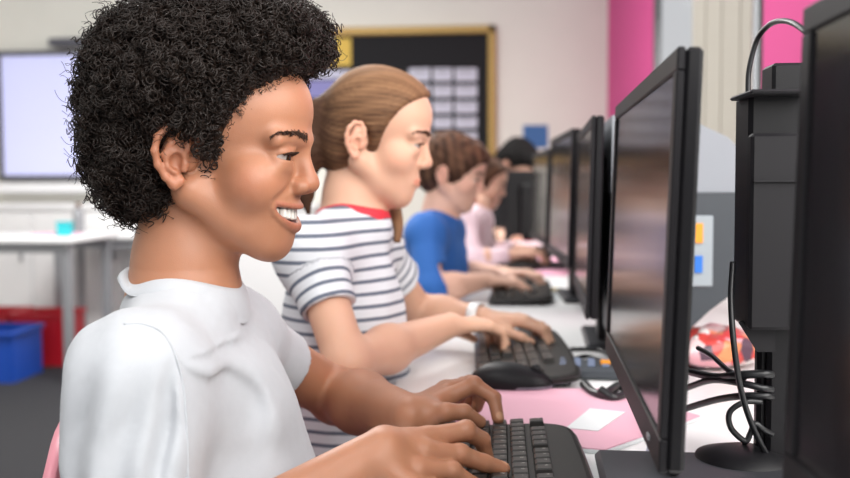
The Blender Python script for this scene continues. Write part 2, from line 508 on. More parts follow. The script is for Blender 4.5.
def torso_ops(nb, shR, shL, pel, sc=1.0, off=0.0, belly=0.0):
    nb, shR, shL, pel = [np.array(x, float) for x in (nb, shR, shL, pel)]
    left = shL - shR; w = np.linalg.norm(left) / 2; left /= 2 * w
    C = (shR + shL) / 2; up = C - pel; up /= np.linalg.norm(up); fwd = np.cross(left, up); fwd /= np.linalg.norm(fwd)
    R = np.stack([fwd, np.cross(up, fwd), up], 1)
    H = np.linalg.norm(C - pel)
    o = [('u', 0, ell(C - up * H * .33, (.088 * sc + off, w * .80 + off, H * .40), R)),
         ('u', .05, ell(C - up * H * .68 + fwd * (.005 + belly), (.084 * sc + off, w * .72 + off, H * .34), R)),
         ('u', .05, ell(pel + up * .03, (.092 * sc + off, w * .80 + off, H * .26), R)),
         ('u', .04, rc(C + left * (w - .035) - up * .012, C - left * (w - .035) - up * .012, .042 * sc + off)),
         ('u', .03, ell(nb - fwd * .006 - up * .028, (.048 * sc + off, .046 * sc + off, .030 + off * .5), R)),
         ('u', .03, rc(nb - up * .012, shR + left * .02, .026 * sc + off, .030 * sc + off)),
         ('u', .03, rc(nb - up * .012, shL - left * .02, .026 * sc + off, .030 * sc + off)),
         ('u', .02, sph(shR, .040 * sc + off)), ('u', .02, sph(shL, .040 * sc + off))]
    return o, R, C, H, w
def neck_ops(ho, HR, hs, nb, r=.040):
    top = np.array(ho) + np.array(HR) @ A(-.022, 0, -.015) * hs
    return [('u', .014, rc(top, nb, r * hs * .98, r * 1.05)), ('u', .03, rc(np.array(nb) + A(0, 0, .005), np.array(nb) - A(0, 0, .03), r * 1.1, r * 1.3))]

def bbox(ops_pts, pad):
    p = np.array(ops_pts); return p.min(0) - pad, p.max(0) + pad

M_SCLERA = None
def eye_material():
    m = bpy.data.materials.new('eye'); m.use_nodes = True; N = m.node_tree.nodes; L = m.node_tree.links
    b = N['Principled BSDF']; b.inputs['Roughness'].default_value = .08
    tc = N.new('ShaderNodeTexCoord'); sx = N.new('ShaderNodeSeparateXYZ'); L.new(tc.outputs['Object'], sx.inputs[0])
    vx = N.new('ShaderNodeCombineXYZ'); L.new(sx.outputs['Y'], vx.inputs['Y']); L.new(sx.outputs['Z'], vx.inputs['Z'])
    ln = N.new('ShaderNodeVectorMath'); ln.operation = 'LENGTH'; L.new(vx.outputs[0], ln.inputs[0])
    cr = N.new('ShaderNodeValToRGB'); cr.color_ramp.interpolation = 'LINEAR'
    mp = N.new('ShaderNodeMapRange'); mp.inputs[1].default_value = 0; mp.inputs[2].default_value = .012; L.new(ln.outputs['Value'], mp.inputs[0]); L.new(mp.outputs[0], cr.inputs[0])
    e = cr.color_ramp.elements
    e[0].position = .18; e[0].color = (.003, .003, .003, 1); e[1].position = .24; e[1].color = (.05, .022, .01, 1)
    for p, c in ((.50, (.03, .013, .008, 1)), (.57, (.46, .40, .37, 1)), (1, (.46, .38, .35, 1))):
        x = cr.color_ramp.elements.new(p); x.color = c
    L.new(cr.outputs[0], b.inputs['Base Color']); return m
def eyes(parent, o, R, s, gaze, m):
    for sd in (-1, 1):
        mb = MB(); pr = [(max(1e-7, .0127 * s * math.sin(PI * i / 16)), -.0127 * s * math.cos(PI * i / 16)) for i in range(17)]
        mb.lathe(pr, n=24)
        V = np.array(mb.v)[:, [2, 0, 1]]; mb.v = [tuple(v) for v in V]
        ob = mb.build('eye', m, parent)
        c = np.array(o) + R @ A(.0800, sd * .0320, .0055) * s
        Rg = R @ rotZYX(gaze[0], gaze[1])
        ob.location = Vector(c) - parent.location
        ob.rotation_euler = Matrix(Rg.tolist()).to_euler()

def hair_lines(name, lines, r, m, parent, sides=3):
    L = np.array(lines); ref = L[:, -1] - L[:, 0]; ref = np.cross(ref, A(.3, .5, .8)) + 1e-6
    V, Q = strands(L, r, ref, sides)
    return put(name, mesh_np(name, V, Q), m, parent, None, True)

def project(ops, p, it=5):
    p = p.copy()
    for _ in range(it):
        e = 3e-4; d = field(ops, p)
        g = np.stack([field(ops, p + A(*v) * e) - field(ops, p - A(*v) * e) for v in ((1, 0, 0), (0, 1, 0), (0, 0, 1))], 1) / (2 * e)
        p -= (d / np.maximum((g * g).sum(1), .2))[:, None] * g
    return p, g / (np.linalg.norm(g, axis=1)[:, None] + 1e-9)
def brows_lashes(parent, o, R, s, m, ops, n=70, rb=.0005, rl=.00034):
    rg = np.random.default_rng(3)
    for sd in (-1, 1):
        t = rg.random(n); a = np.stack([.101 - .022 * t ** 1.6, sd * (.011 + .043 * t), .0195 + .0070 * np.sin(PI * (.10 + .75 * t)) + rg.normal(0, .0013, n) * (1.15 - .8 * t)], 1)
        a, g = project(ops, a)
        dr = np.stack([0 * t, sd * (.55 + .4 * t), .75 - 1.05 * t], 1) + rg.normal(0, .12, (n, 3)); ln = .0062
        L = np.stack([a - g * .0006, a + dr * ln * .5 + g * .0009, a + dr * ln + g * .0002], 1)
        hair_lines('eyebrow', L * s @ R.T + np.array(o), rb * s, m, parent)
    for sd in (-1, 1):
        lines = []
        for i in range(34):
            ang = (i / 33 - .5) * 2
            th = ang * .95; c = A(.0800, sd * .0320, .0055)
            a = c + A(math.cos(th) * .0136, sd * math.sin(th) * .0140, .0042 - .0022 * ang * ang)
            dr = A(math.cos(th), sd * math.sin(th), 0)
            lines.append([a, a + dr * .0038 - A(0, 0, .0014), a + dr * .0066 + A(0, 0, .0002)])
        hair_lines('eyelash', np.array(lines) * s @ R.T + np.array(o), rl * s, m, parent)

def shoe_ops(an, yaw):
    f = A(math.cos(yaw), math.sin(yaw), 0)
    a = np.array(an)
    return [('u', 0, rc(A(a[0], a[1], .04) - f * .03, A(a[0], a[1], .035) + f * .13, .038, .032)), ('u', .03, rc(a * A(1, 1, 0) + A(0, 0, .10), a * A(1, 1, 0) + A(0, 0, .05), .040, .042)),
            ('s', .002, rbox((a[0], a[1], -.10), (.4, .4, .10), .001))]
def legs(parent, pel, kneeR, kneeL, ankR, ankL, m_tr, m_shoe, sc=1.0):
    pel = np.array(pel)
    ops = [('u', 0, ell(pel + A(0, 0, .0), (.105 * sc, .135 * sc, .085 * sc)))]
    for k, a, sy in ((kneeR, ankR, -1), (kneeL, ankL, 1)):
        h = pel + A(.03, sy * .07 * sc, -.005); k = np.array(k, float); a = np.array(a, float)
        ops += [('u', .03, rc(h, k, .075 * sc, .055 * sc)), ('u', .03, rc(k, a + A(0, 0, .05), .054 * sc, .042 * sc)), ]
    pts = [pel, kneeR, kneeL, ankR, ankL]; lo, hi = bbox(pts, .2)
    for a in (ankR, ankL):
        ops.append(('s', .004, rbox((a[0], a[1], a[2] - .06), (.12, .12, .06), .002)))
    sdf_obj('trousers', ops, lo, hi, .007, m_tr, parent)
    for a in (ankR, ankL):
        sdf_obj('shoe', shoe_ops(a, 0), A(a[0], a[1], 0) - .25, A(a[0], a[1], 0) + .25, .006, m_shoe, parent)

def sleeve_ops(sh, el, t, r0, r1, off=.004):
    sh = np.array(sh, float); el = np.array(el, float); d = el - sh; L = np.linalg.norm(d); n = d / L; hem = sh + d * t
    add = [('u', .03, rc(sh, sh + d * (t + .12), r0, r1))]
    cut = [('s', .001, cyl(hem, hem + n * .14, r1 * 1.6)), ('s', .004, rc(sh + d * (t * .35), hem + n * .05, r1 * .45, r1 - .0035))]
    return add, cut
def fold(pts, r, k=.012):
    return [('u', k, rc(A(*a), A(*b), r * (1 if 0 < i else .6), r)) for i, (a, b) in enumerate(zip(pts[:-1], pts[1:]))]
def clothes_noise(amp, fr, ax=(0, 0, 1), seed=0):
    ax = A(*ax); ax /= np.linalg.norm(ax); u = np.cross(ax, A(.31, .77, .2)); u /= np.linalg.norm(u); w = np.cross(ax, u)
    def f(p):
        s = p @ ax * fr * .35; a = p @ u * fr; b = p @ w * fr
        n = np.sin(a + 1.7 * np.sin(s + seed) + .8 * np.sin(b * .7)) + .6 * np.sin(1.9 * b + 1.3 * np.sin(s * 1.7 + a * .3 + seed)) + .4 * np.sin(3.1 * a + 2.2 * b + s)
        return amp * (n * .5)
    return ('d', 0, f)
def band(mb, c, n, fwd, prof, ry=1.0, m_=72):
    """a ring of cloth round axis n: prof = (radius, height) rows"""
    c = np.array(c, float); n = np.array(n, float); n /= np.linalg.norm(n)
    l = np.cross(n, fwd); l /= np.linalg.norm(l); f = np.cross(l, n)
    V = [c + f * r * math.cos(a) + l * r * ry * math.sin(a) + n * z for r, z in prof for a in np.linspace(0, 2 * PI, m_, endpoint=False)]
    Fc = [(i * m_ + k, i * m_ + (k + 1) % m_, (i + 1) * m_ + (k + 1) % m_, (i + 1) * m_ + k) for i in range(len(prof) - 1) for k in range(m_)]
    return mb.add(V, Fc, True)

def neck_band(name, ops, c, n, fwd, r, wid, m, parent, lift=.0022, ry=1.0, K=72):
    """collar strip lying on the cloth surface round the neck hole"""
    c = np.array(c, float); n = np.array(n, float); n /= np.linalg.norm(n); l = np.cross(n, fwd); l /= np.linalg.norm(l); f = np.cross(l, n)
    rows = [(-.0030, -.008), (-.0032, .0008), (-.0012, .0030), (wid * .3, .0030), (wid * .7, .0026), (wid, .0012), (wid + .001, -.003)]
    an = np.linspace(0, 2 * PI, K, endpoint=False); hs = np.linspace(.05, -.10, 301); H = []
    for dr in (0, wid * .5, wid):
        P_ = c + f * np.cos(an)[:, None] * (r + dr) + l * np.sin(an)[:, None] * (r + dr) * ry
        g = (P_[:, None, :] + n * hs[None, :, None]).reshape(-1, 3); d = field(ops, g).reshape(K, -1)
        hit = d < 0; h = np.where(hit.any(1), hs[np.argmax(hit, axis=1)], np.nan); md = np.nanmedian(h); h = np.clip(np.where(np.isnan(h), md, h), md - .02, md + .02); k = np.hanning(13)[1:-1]; k /= k.sum()
        h = sum(k[j] * np.roll(h, j - 5) for j in range(11)); H.append(h)
    V = []
    for dr, dz in rows:
        t = np.clip(dr / wid, 0, 1) * 2; h = H[0] * np.clip(1 - t, 0, 1) + H[1] * (1 - np.abs(t - 1)) + H[2] * np.clip(t - 1, 0, 1)
        V.append(c + f * np.cos(an)[:, None] * (r + dr) + l * np.sin(an)[:, None] * (r + dr) * ry + n * (h + dz)[:, None])
    V = np.concatenate(V); m_ = K
    Fc = [(i * m_ + k, i * m_ + (k + 1) % m_, (i + 1) * m_ + (k + 1) % m_, (i + 1) * m_ + k) for i in range(len(rows) - 1) for k in range(m_)]
    return MB().add(V, Fc, True).build(name, m, parent, None, True)
M_SKIN1 = mat('skin_brown', (.43, .190, .106), rough=.46, spec=.50, sss=.15, bump=.12, bscale=900, var=.05, vscale=30, attr='Col')
M_EYE = eye_material()
M_BLACKHAIR = mat('black_hair', (.015, .0085, .006), rough=.42, spec=.32)
M_TEETH = mat('teeth', (.86, .82, .76), rough=.18, spec=.6)
M_MOUTH = mat('mouth', (.25, .05, .04), rough=.4)
M_WSHIRT = mat('white_cotton', (.52, .535, .565), rough=.85, spec=.2, bump=.35, bscale=1400, var=.02, vscale=90, sheen=.2)
M_JEANS = mat('navy_denim', (.02, .032, .075), rough=.85, bump=.4, bscale=900, var=.15, vscale=40)
M_SHOE = mat('shoe_canvas', (.05, .05, .06), rough=.7)
TIME = __import__('time').time
T0 = TIME()

BOY = empty('person', (-.30, .93, 0), 'smiling child with black curly hair in plain white t-shirt typing on the nearest keyboard', 'person', 'pupils at the computer desk')
bo = A(-.291, .93, 1.054); bR = rotZYX(math.radians(-1), math.radians(1)); bs = 1.0
b_nb = A(-.316, .93, .934); b_sR = A(-.316, .806, .862); b_sL = A(-.302, 1.045, .862)
b_eR = A(-.296, .762, .685); b_wR = A(-.104, .826, .793)
b_eL = A(-.208, 1.195, .760); b_wL = A(-.100, 1.030, .778)
b_pel = A(-.275, .93, .53)
def q(px, py, Y): return P(px, py, Y)
Rf = [[q(428, 438, .862), q(466, 431, .880), q(482, 440, .898), q(487, 459, .906)],
      [q(424, 452, .842), q(460, 455, .858), q(484, 463, .868), q(503, 469, .876)],
      [q(418, 470, .823), q(452, 472, .838), q(474, 486, .846), q(486, 500, .850)],
      [q(412, 486, .805), q(434, 490, .815), q(452, 505, .820), q(462, 516, .824)]]
Rt = [b_wR + A(.022, .024, -.006), q(436, 452, .890), q(456, 455, .905), q(468, 462, .918)]
Lf = [[q(449, 397, 1.062), q(474, 385, 1.068), q(494, 398, 1.062), q(498, 418, 1.052)],
      [q(449, 391, 1.085), q(470, 384, 1.100), q(481, 394, 1.103), q(477, 407, 1.100)],
      [q(446, 389, 1.105), q(464, 385, 1.125), q(473, 393, 1.128), q(470, 402, 1.124)],
      [q(442, 391, 1.122), q(455, 388, 1.138), q(463, 394, 1.140), q(461, 401, 1.138)]]
Lt = [q(428, 416, 1.030), q(446, 412, 1.014), q(464, 412, 1.020), q(480, 422, 1.030)]
hR, nR = hand_from_joints(b_wR, A(-.15, -.1, 1), Rf, Rt, .98)
hL, nL = hand_from_joints(b_wL, A(-.1, -.25, 1), Lf, Lt, .98)
body = xfl(head_ops(True), bo, bR, bs)
body += xfl(ear_ops(-1), bo, bR, bs) + xfl(ear_ops(1), bo, bR, bs)
body += neck_ops(bo, bR, bs, A(-.316, .93, .945), .0425)
tor, bTR, bC, bH, bw = torso_ops(b_nb, b_sR, b_sL, b_pel)
body += [(m, max(k, .02), f) for m, k, f in tor]
body += arm_ops(b_sR, b_eR, b_wR, 1.0) + arm_ops(b_sL, b_eL, b_wL, 1.0)
body += hR + hL
NAILC = A(1.40, 1.65, 1.75)
def boycol(V):
    C = head_col(V, bo, bR, bs, lip=(.92, .78, .84))
    for (d, t, r) in nR + nL:
        ax = (t - d) / np.linalg.norm(t - d); up = A(0, 0, 1) - ax * ax[2]
        c = t + up / (np.linalg.norm(up) + 1e-6) * r
        c = c - ax * .0008; m = np.clip((.0052 - np.sqrt(((V - c) ** 2).sum(1))) / .0010, 0, 1) * .62
        C = C * (1 + np.clip(m * 1.6, 0, 1)[:, None] * (NAILC - 1))
    return C
sdf_obj('body', body, (-.50, .66, .42), (.05, 1.30, 1.20), .00118, M_SKIN1, BOY, boycol, 1)
print('boy body', TIME() - T0)
eyes(BOY, bo, bR, bs, (math.radians(-6), math.radians(10)), M_EYE)
brows_lashes(BOY, bo, bR, bs, mat('dark_brown_brow', (.07, .035, .022), rough=.7), head_ops(True), 210, .00040, .00046)
# teeth: an arch of individual crowns in one denture mesh, dark mouth cavity behind
ops = []
yy = 0.0
for i, wd in enumerate((.0043, .0036, .0037, .0035, .0034, .0034)):
    yy += wd
    for s_ in (-1, 1):
        if yy > .034: continue
        ops.append(('u', .0006, rbox((np.interp(yy, MOUTH[True][0], MOUTH[True][3]) - .0072 - .25 * max(0, yy - .02), s_ * yy, np.interp(yy, MOUTH[True][0], MOUTH[True][1]) - .0045), (.0036, wd - .00012, .0062 - .0006 * i), .0022)))
    yy += wd
sdf_obj('teeth', xfl(ops, bo, bR, bs), bo + A(.03, -.05, -.09), bo + A(.12, .05, -.02), .0007, M_TEETH, BOY)

# shirt
b_cc = A(-.311, .93, .940); b_cn = A(.25, 0, .97); b_cn /= np.linalg.norm(b_cn)
tor, *_ = torso_ops(b_nb, b_sR, b_sL, b_pel + A(0, 0, .03), 1.0, .013, .026)
tor[0] = ('u', 0, tor[0][2])
aR, cR_ = sleeve_ops(b_sR, b_eR, .80, .050, .055)
aL, cL_ = sleeve_ops(b_sL, b_eL, .45, .044, .0435)
shirt = aR + cR_ + aL + cL_ + [('u', .03, tor[0][2])] + tor[1:]
# drapes: pulled from the armpit over the chest and side, puckers on the sleeve
def T(u, l, h):     # torso coordinates: forward, left, up from the shoulder centre
    return bC + bTR @ A(u, l, h)
shirt_base = list(shirt)
arm0 = P(186, 352, .80)
shirt += [('u', .035, rc(P(114, 372, .805), P(114, 455, .80), .036, .040))]
def drape(p):
    x = p[:, 0] - arm0[0]; z = p[:, 2] - arm0[2]; r = np.sqrt(x * x + z * z); a = np.arctan2(-z, x)
    near = np.clip((.93 - p[:, 1]) / .05, 0, 1)
    fan = np.sin(a * 8.5 + 1.5 * np.sin(r * 32) + .6) * np.exp(-((r - .085) / .055) ** 2) * (a > -.3) * (a < 1.75) * np.clip((a + .3) / .3, 0, 1) * np.clip((1.75 - a) / .3, 0, 1)
    slv = np.clip((.845 - p[:, 1]) / .03, 0, 1) * np.clip((.885 - p[:, 2]) / .05, 0, 1) * np.clip((arm0[0] + .004 - p[:, 0]) / .015, 0, 1)
    sl = np.sin(p[:, 0] * 150 + p[:, 2] * 22 + 2.0 * np.sin(p[:, 2] * 26)) * slv
    crease = np.exp(-((x + .004 - z * .05) / .006) ** 2) * np.clip(-z / .03, 0, 1) * near
    low = np.sin(p[:, 2] * 95 + p[:, 0] * 60 + 1.2 * np.sin(p[:, 0] * 70)) * np.clip((.80 - p[:, 2]) / .04, 0, 1) * np.clip(x / .03, 0, 1) * near
    return -.0080 * fan * near - .0045 * sl + .0075 * crease - .0042 * low
shirt.append(('d', 0, drape))
shirt += [clothes_noise(.0034, 40, (-.2, 0, 1)), clothes_noise(.0005, 120, (.5, .2, 1), 2.0)]
shirt += [('s', .003, cyl(b_cc - b_cn * .05, b_cc + b_cn * .15, .054))]
shirt += [('s', .004, rbox((b_pel[0], b_pel[1], b_pel[2] - .115), (.3, .3, .10), .002))]
sdf_obj('t_shirt', shirt, (-.52, .64, .44), (.0, 1.34, 1.02), .0026, M_WSHIRT, BOY, None, 2)
def on_shirt(px, py):
    a = P(px, py, .60); b = P(px, py, 1.10); g = a + (b - a) * np.linspace(0, 1, 700)[:, None]
    d = field(shirt, g); i = int(np.argmax(d < 0)); return g[i]
sm_ = MB(); sm_.tube(spline([on_shirt(*v) for v in ((124, 324), (142, 324), (162, 332), (176, 356), (184, 390), (187, 430), (188, 470), (188, 500))], 8), .0016, 6)
sm_.build('sleeve_seam', M_WSHIRT, BOY, None, True)
neck_band('collar', shirt_base, b_cc, b_cn, A(1, 0, 0), .0535, .013, M_WSHIRT, BOY)
# seams: sleeve seam line
def seam(name, pts, m, parent, r=.0011):
    mb = MB(); mb.tube(spline([tuple(p) for p in pts], 10), r, 6); return mb.build(name, m, parent, None, True)
print('boy shirt', TIME() - T0)
legs(BOY, b_pel, A(.04, .83, .53), A(.03, 1.04, .53), A(.02, .84, .09), A(.01, 1.05, .09), M_JEANS, M_SHOE)

# ---------------- curly hair
def hair_mass():
    o = [('u', 0, ell((-.008, 0, .072), (.104, .096, .090))), ('u', .02, ell((.060, 0, .112), (.056, .078, .044))),
         ('u', .03, ell((-.058, 0, .006), (.050, .070, .062))), ('u', .02, ell((.022, 0, .040), (.036, .083, .044)))]
    cx, cz, r = .150, -.024, .122
    def face(p): return np.sqrt((p[:, 0] - cx) ** 2 + (p[:, 2] - cz) ** 2) - r
    o.append(('s', .012, face))
    for s in (-1, 1): o.append(('s', .006, ell((-.001, s * .088, -.004), (.024, .034, .036))))
    o.append(('s', .01, ell((.03, 0, -.075), (.075, .09, .060))))
    return o
HV, HQ = sdf_arrays(xfl(hair_mass(), bo, bR, bs), bo - .2, bo + .25, .004)
HV = relax(HV, HQ, 1)
me = mesh_np('hair', HV, HQ); hob = put('hair', me, M_BLACKHAIR, BOY, None, True)
# coils
nrm = np.zeros_like(HV)
fa = np.cross(HV[HQ[:, 2]] - HV[HQ[:, 0]], HV[HQ[:, 3]] - HV[HQ[:, 1]])
for a in range(4):
    for k in range(3): nrm[:, k] += np.bincount(HQ[:, a], fa[:, k], len(HV))
nrm /= np.linalg.norm(nrm, axis=1)[:, None] + 1e-9
rg = np.random.default_rng(5)
_q = (HV - bo) * 1.0
HV = HV + nrm * (.0050 * np.sin(_q[:, 0] * 105 + 2 * np.sin(_q[:, 1] * 60)) * np.sin(_q[:, 2] * 95 + 1.5 * np.sin(_q[:, 0] * 50)) + .0030 * np.sin(_q[:, 1] * 150 + _q[:, 2] * 120) + .0024 * np.sin(_q[:, 0] * 220 + _q[:, 2] * 190))[:, None] * np.clip((np.sqrt((_q[:, 0] - .150) ** 2 + (_q[:, 2] + .024) ** 2) - .130) / .02, 0, 1)[:, None]
me.vertices.foreach_set('co', (HV - np.array(BOY.location) - nrm * .002).astype(np.float32).ravel()); me.update()
hl = (HV - bo) @ bR
fd = np.sqrt((hl[:, 0] - .150) ** 2 + (hl[:, 2] + .024) ** 2) - .122      # distance from the hairline
ed = np.sqrt(((hl - A(-.001, 0, -.004)) * A(1, 0, .75)) [:, 0] ** 2 + ((hl[:, 2] + .004) * .75) ** 2) - .024
NC = 10500
near = (hl[:, 1] < .03)
wgt = np.where(near, 1.0, .25) * np.where((np.abs(hl[:, 0] + .002) < .021) & (hl[:, 2] < .024) & (hl[:, 2] > -.05) & (np.abs(hl[:, 1]) > .05), 0, 1); wgt /= wgt.sum()
pk = rg.choice(len(HV), NC, p=wgt)
fdp = np.clip(fd[pk], 0, .05)
outer = rg.random(NC)
size = np.clip(.35 + fdp / .022, .35, 1.0)
c0 = HV[pk] + nrm[pk] * (-.006 + (rg.random(NC) ** 1.5) * .016 * size)[:, None] + rg.normal(0, .0015, (NC, 3))
ax = nrm[pk] * .7 + rg.normal(0, .75, (NC, 3)) + A(.0, 0, .15); ax /= np.linalg.norm(ax, axis=1)[:, None]
u = np.cross(ax, rg.normal(0, 1, (NC, 3))); u /= np.linalg.norm(u, axis=1)[:, None]; w = np.cross(ax, u)
m = 30; t = np.linspace(0, 1, m)[None, :]
turns = rg.uniform(1.4, 3.2, NC)[:, None]; rad = (rg.uniform(.0026, .0060, NC) * size)[:, None] * (1 - .35 * t)
ph = rg.random(NC)[:, None] * 6.28; ln = (rg.uniform(.006, .016, NC) * size)[:, None]
an = ph + turns * 2 * PI * t
PTS = c0[:, None, :] + u[:, None, :] * (rad * np.cos(an))[..., None] + w[:, None, :] * (rad * np.sin(an))[..., None] + ax[:, None, :] * (ln * (t - .2))[..., None]
V1, Q1 = strands(PTS, .00072 * (1 - .6 * t ** 3), ax, 4)
# fly-away hairs
NF = 1500; pk = rg.choice(len(HV), NF, p=wgt); fdp = np.clip(fd[pk], 0, .05); size = np.clip(.3 + fdp / .022, .3, 1.0)
ax = nrm[pk] + rg.normal(0, .5, (NF, 3)); ax /= np.linalg.norm(ax, axis=1)[:, None]
u = np.cross(ax, rg.normal(0, 1, (NF, 3))); u /= np.linalg.norm(u, axis=1)[:, None]; w = np.cross(ax, u)
an = rg.random(NF)[:, None] * 6.28 + rg.uniform(.6, 2.2, NF)[:, None] * 6.28 * t
rad = (rg.uniform(.002, .006, NF) * size)[:, None] * (.5 + t)
ln = (rg.uniform(.010, .024, NF) * size)[:, None]
PTS = (HV[pk] + nrm[pk] * .003)[:, None, :] + u[:, None, :] * (rad * np.cos(an))[..., None] + w[:, None, :] * (rad * np.sin(an))[..., None] + ax[:, None, :] * (ln * t)[..., None]
V2, Q2 = strands(PTS, .00026 + 0 * t, ax, 3)
put('curls', mesh_np('curls', np.vstack([V1, V2]), np.vstack([Q1, Q2 + len(V1)])), M_BLACKHAIR, hob, None, True)
print('boy hair', TIME() - T0)
# ================================================================== THE OTHER PUPILS
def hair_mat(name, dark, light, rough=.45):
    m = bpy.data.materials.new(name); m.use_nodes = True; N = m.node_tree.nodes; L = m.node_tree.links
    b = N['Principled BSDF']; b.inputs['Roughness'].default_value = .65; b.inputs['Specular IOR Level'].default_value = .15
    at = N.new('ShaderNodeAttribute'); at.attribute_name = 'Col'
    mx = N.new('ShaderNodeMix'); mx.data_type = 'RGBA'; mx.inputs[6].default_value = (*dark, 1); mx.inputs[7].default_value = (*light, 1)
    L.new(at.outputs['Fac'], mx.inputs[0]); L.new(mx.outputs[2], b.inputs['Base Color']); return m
M_EYEFAR = M_EYE
M_SKIN2 = mat('skin_fair', (.68, .395, .275), rough=.5, spec=.4, sss=.12, attr='Col')
M_SKIN3 = mat('skin_tan', (.80, .48, .36), rough=.5, spec=.4, attr='Col')
M_SKIN4 = mat('skin_light', (.74, .44, .32), rough=.5, spec=.4, attr='Col')
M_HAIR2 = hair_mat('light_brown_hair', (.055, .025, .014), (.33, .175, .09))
M_HAIR3 = hair_mat('brown_hair', (.045, .022, .014), (.17, .085, .05))
M_HAIR4 = hair_mat('dark_brown_hair', (.03, .015, .01), (.12, .055, .03))
M_BLUE = mat('blue_jersey', (.03, .15, .50), rough=.8, bump=.3, bscale=700)
M_PINKT = mat('pink_knit', (.84, .64, .69), rough=.85, bump=.3, bscale=700)
M_BLACKT = mat('black_jersey', (.005, .005, .006), rough=.9, spec=.2)
M_RED = mat('red_trim', (.65, .03, .05), rough=.7)
M_WHITEPL = mat('white_band', (.85, .85, .85), rough=.4)
def stripe_mat():
    m = bpy.data.materials.new('striped_jersey'); m.use_nodes = True; N = m.node_tree.nodes; L = m.node_tree.links
    b = N['Principled BSDF']; b.inputs['Roughness'].default_value = .85
    at = N.new('ShaderNodeAttribute'); at.attribute_name = 'Stripe'
    d = N.new('ShaderNodeMath'); d.operation = 'FRACT'; L.new(at.outputs['Fac'], d.inputs[0])
    c = N.new('ShaderNodeMath'); c.operation = 'COMPARE'; c.inputs[1].default_value = .5; c.inputs[2].default_value = .15; L.new(d.outputs[0], c.inputs[0])
    mx = N.new('ShaderNodeMix'); mx.data_type = 'RGBA'; mx.inputs[6].default_value = (.70, .72, .76, 1); mx.inputs[7].default_value = (.13, .15, .20, 1)
    L.new(c.outputs[0], mx.inputs[0]); L.new(mx.outputs[2], b.inputs['Base Color']); return m
M_STRIPE = stripe_mat()

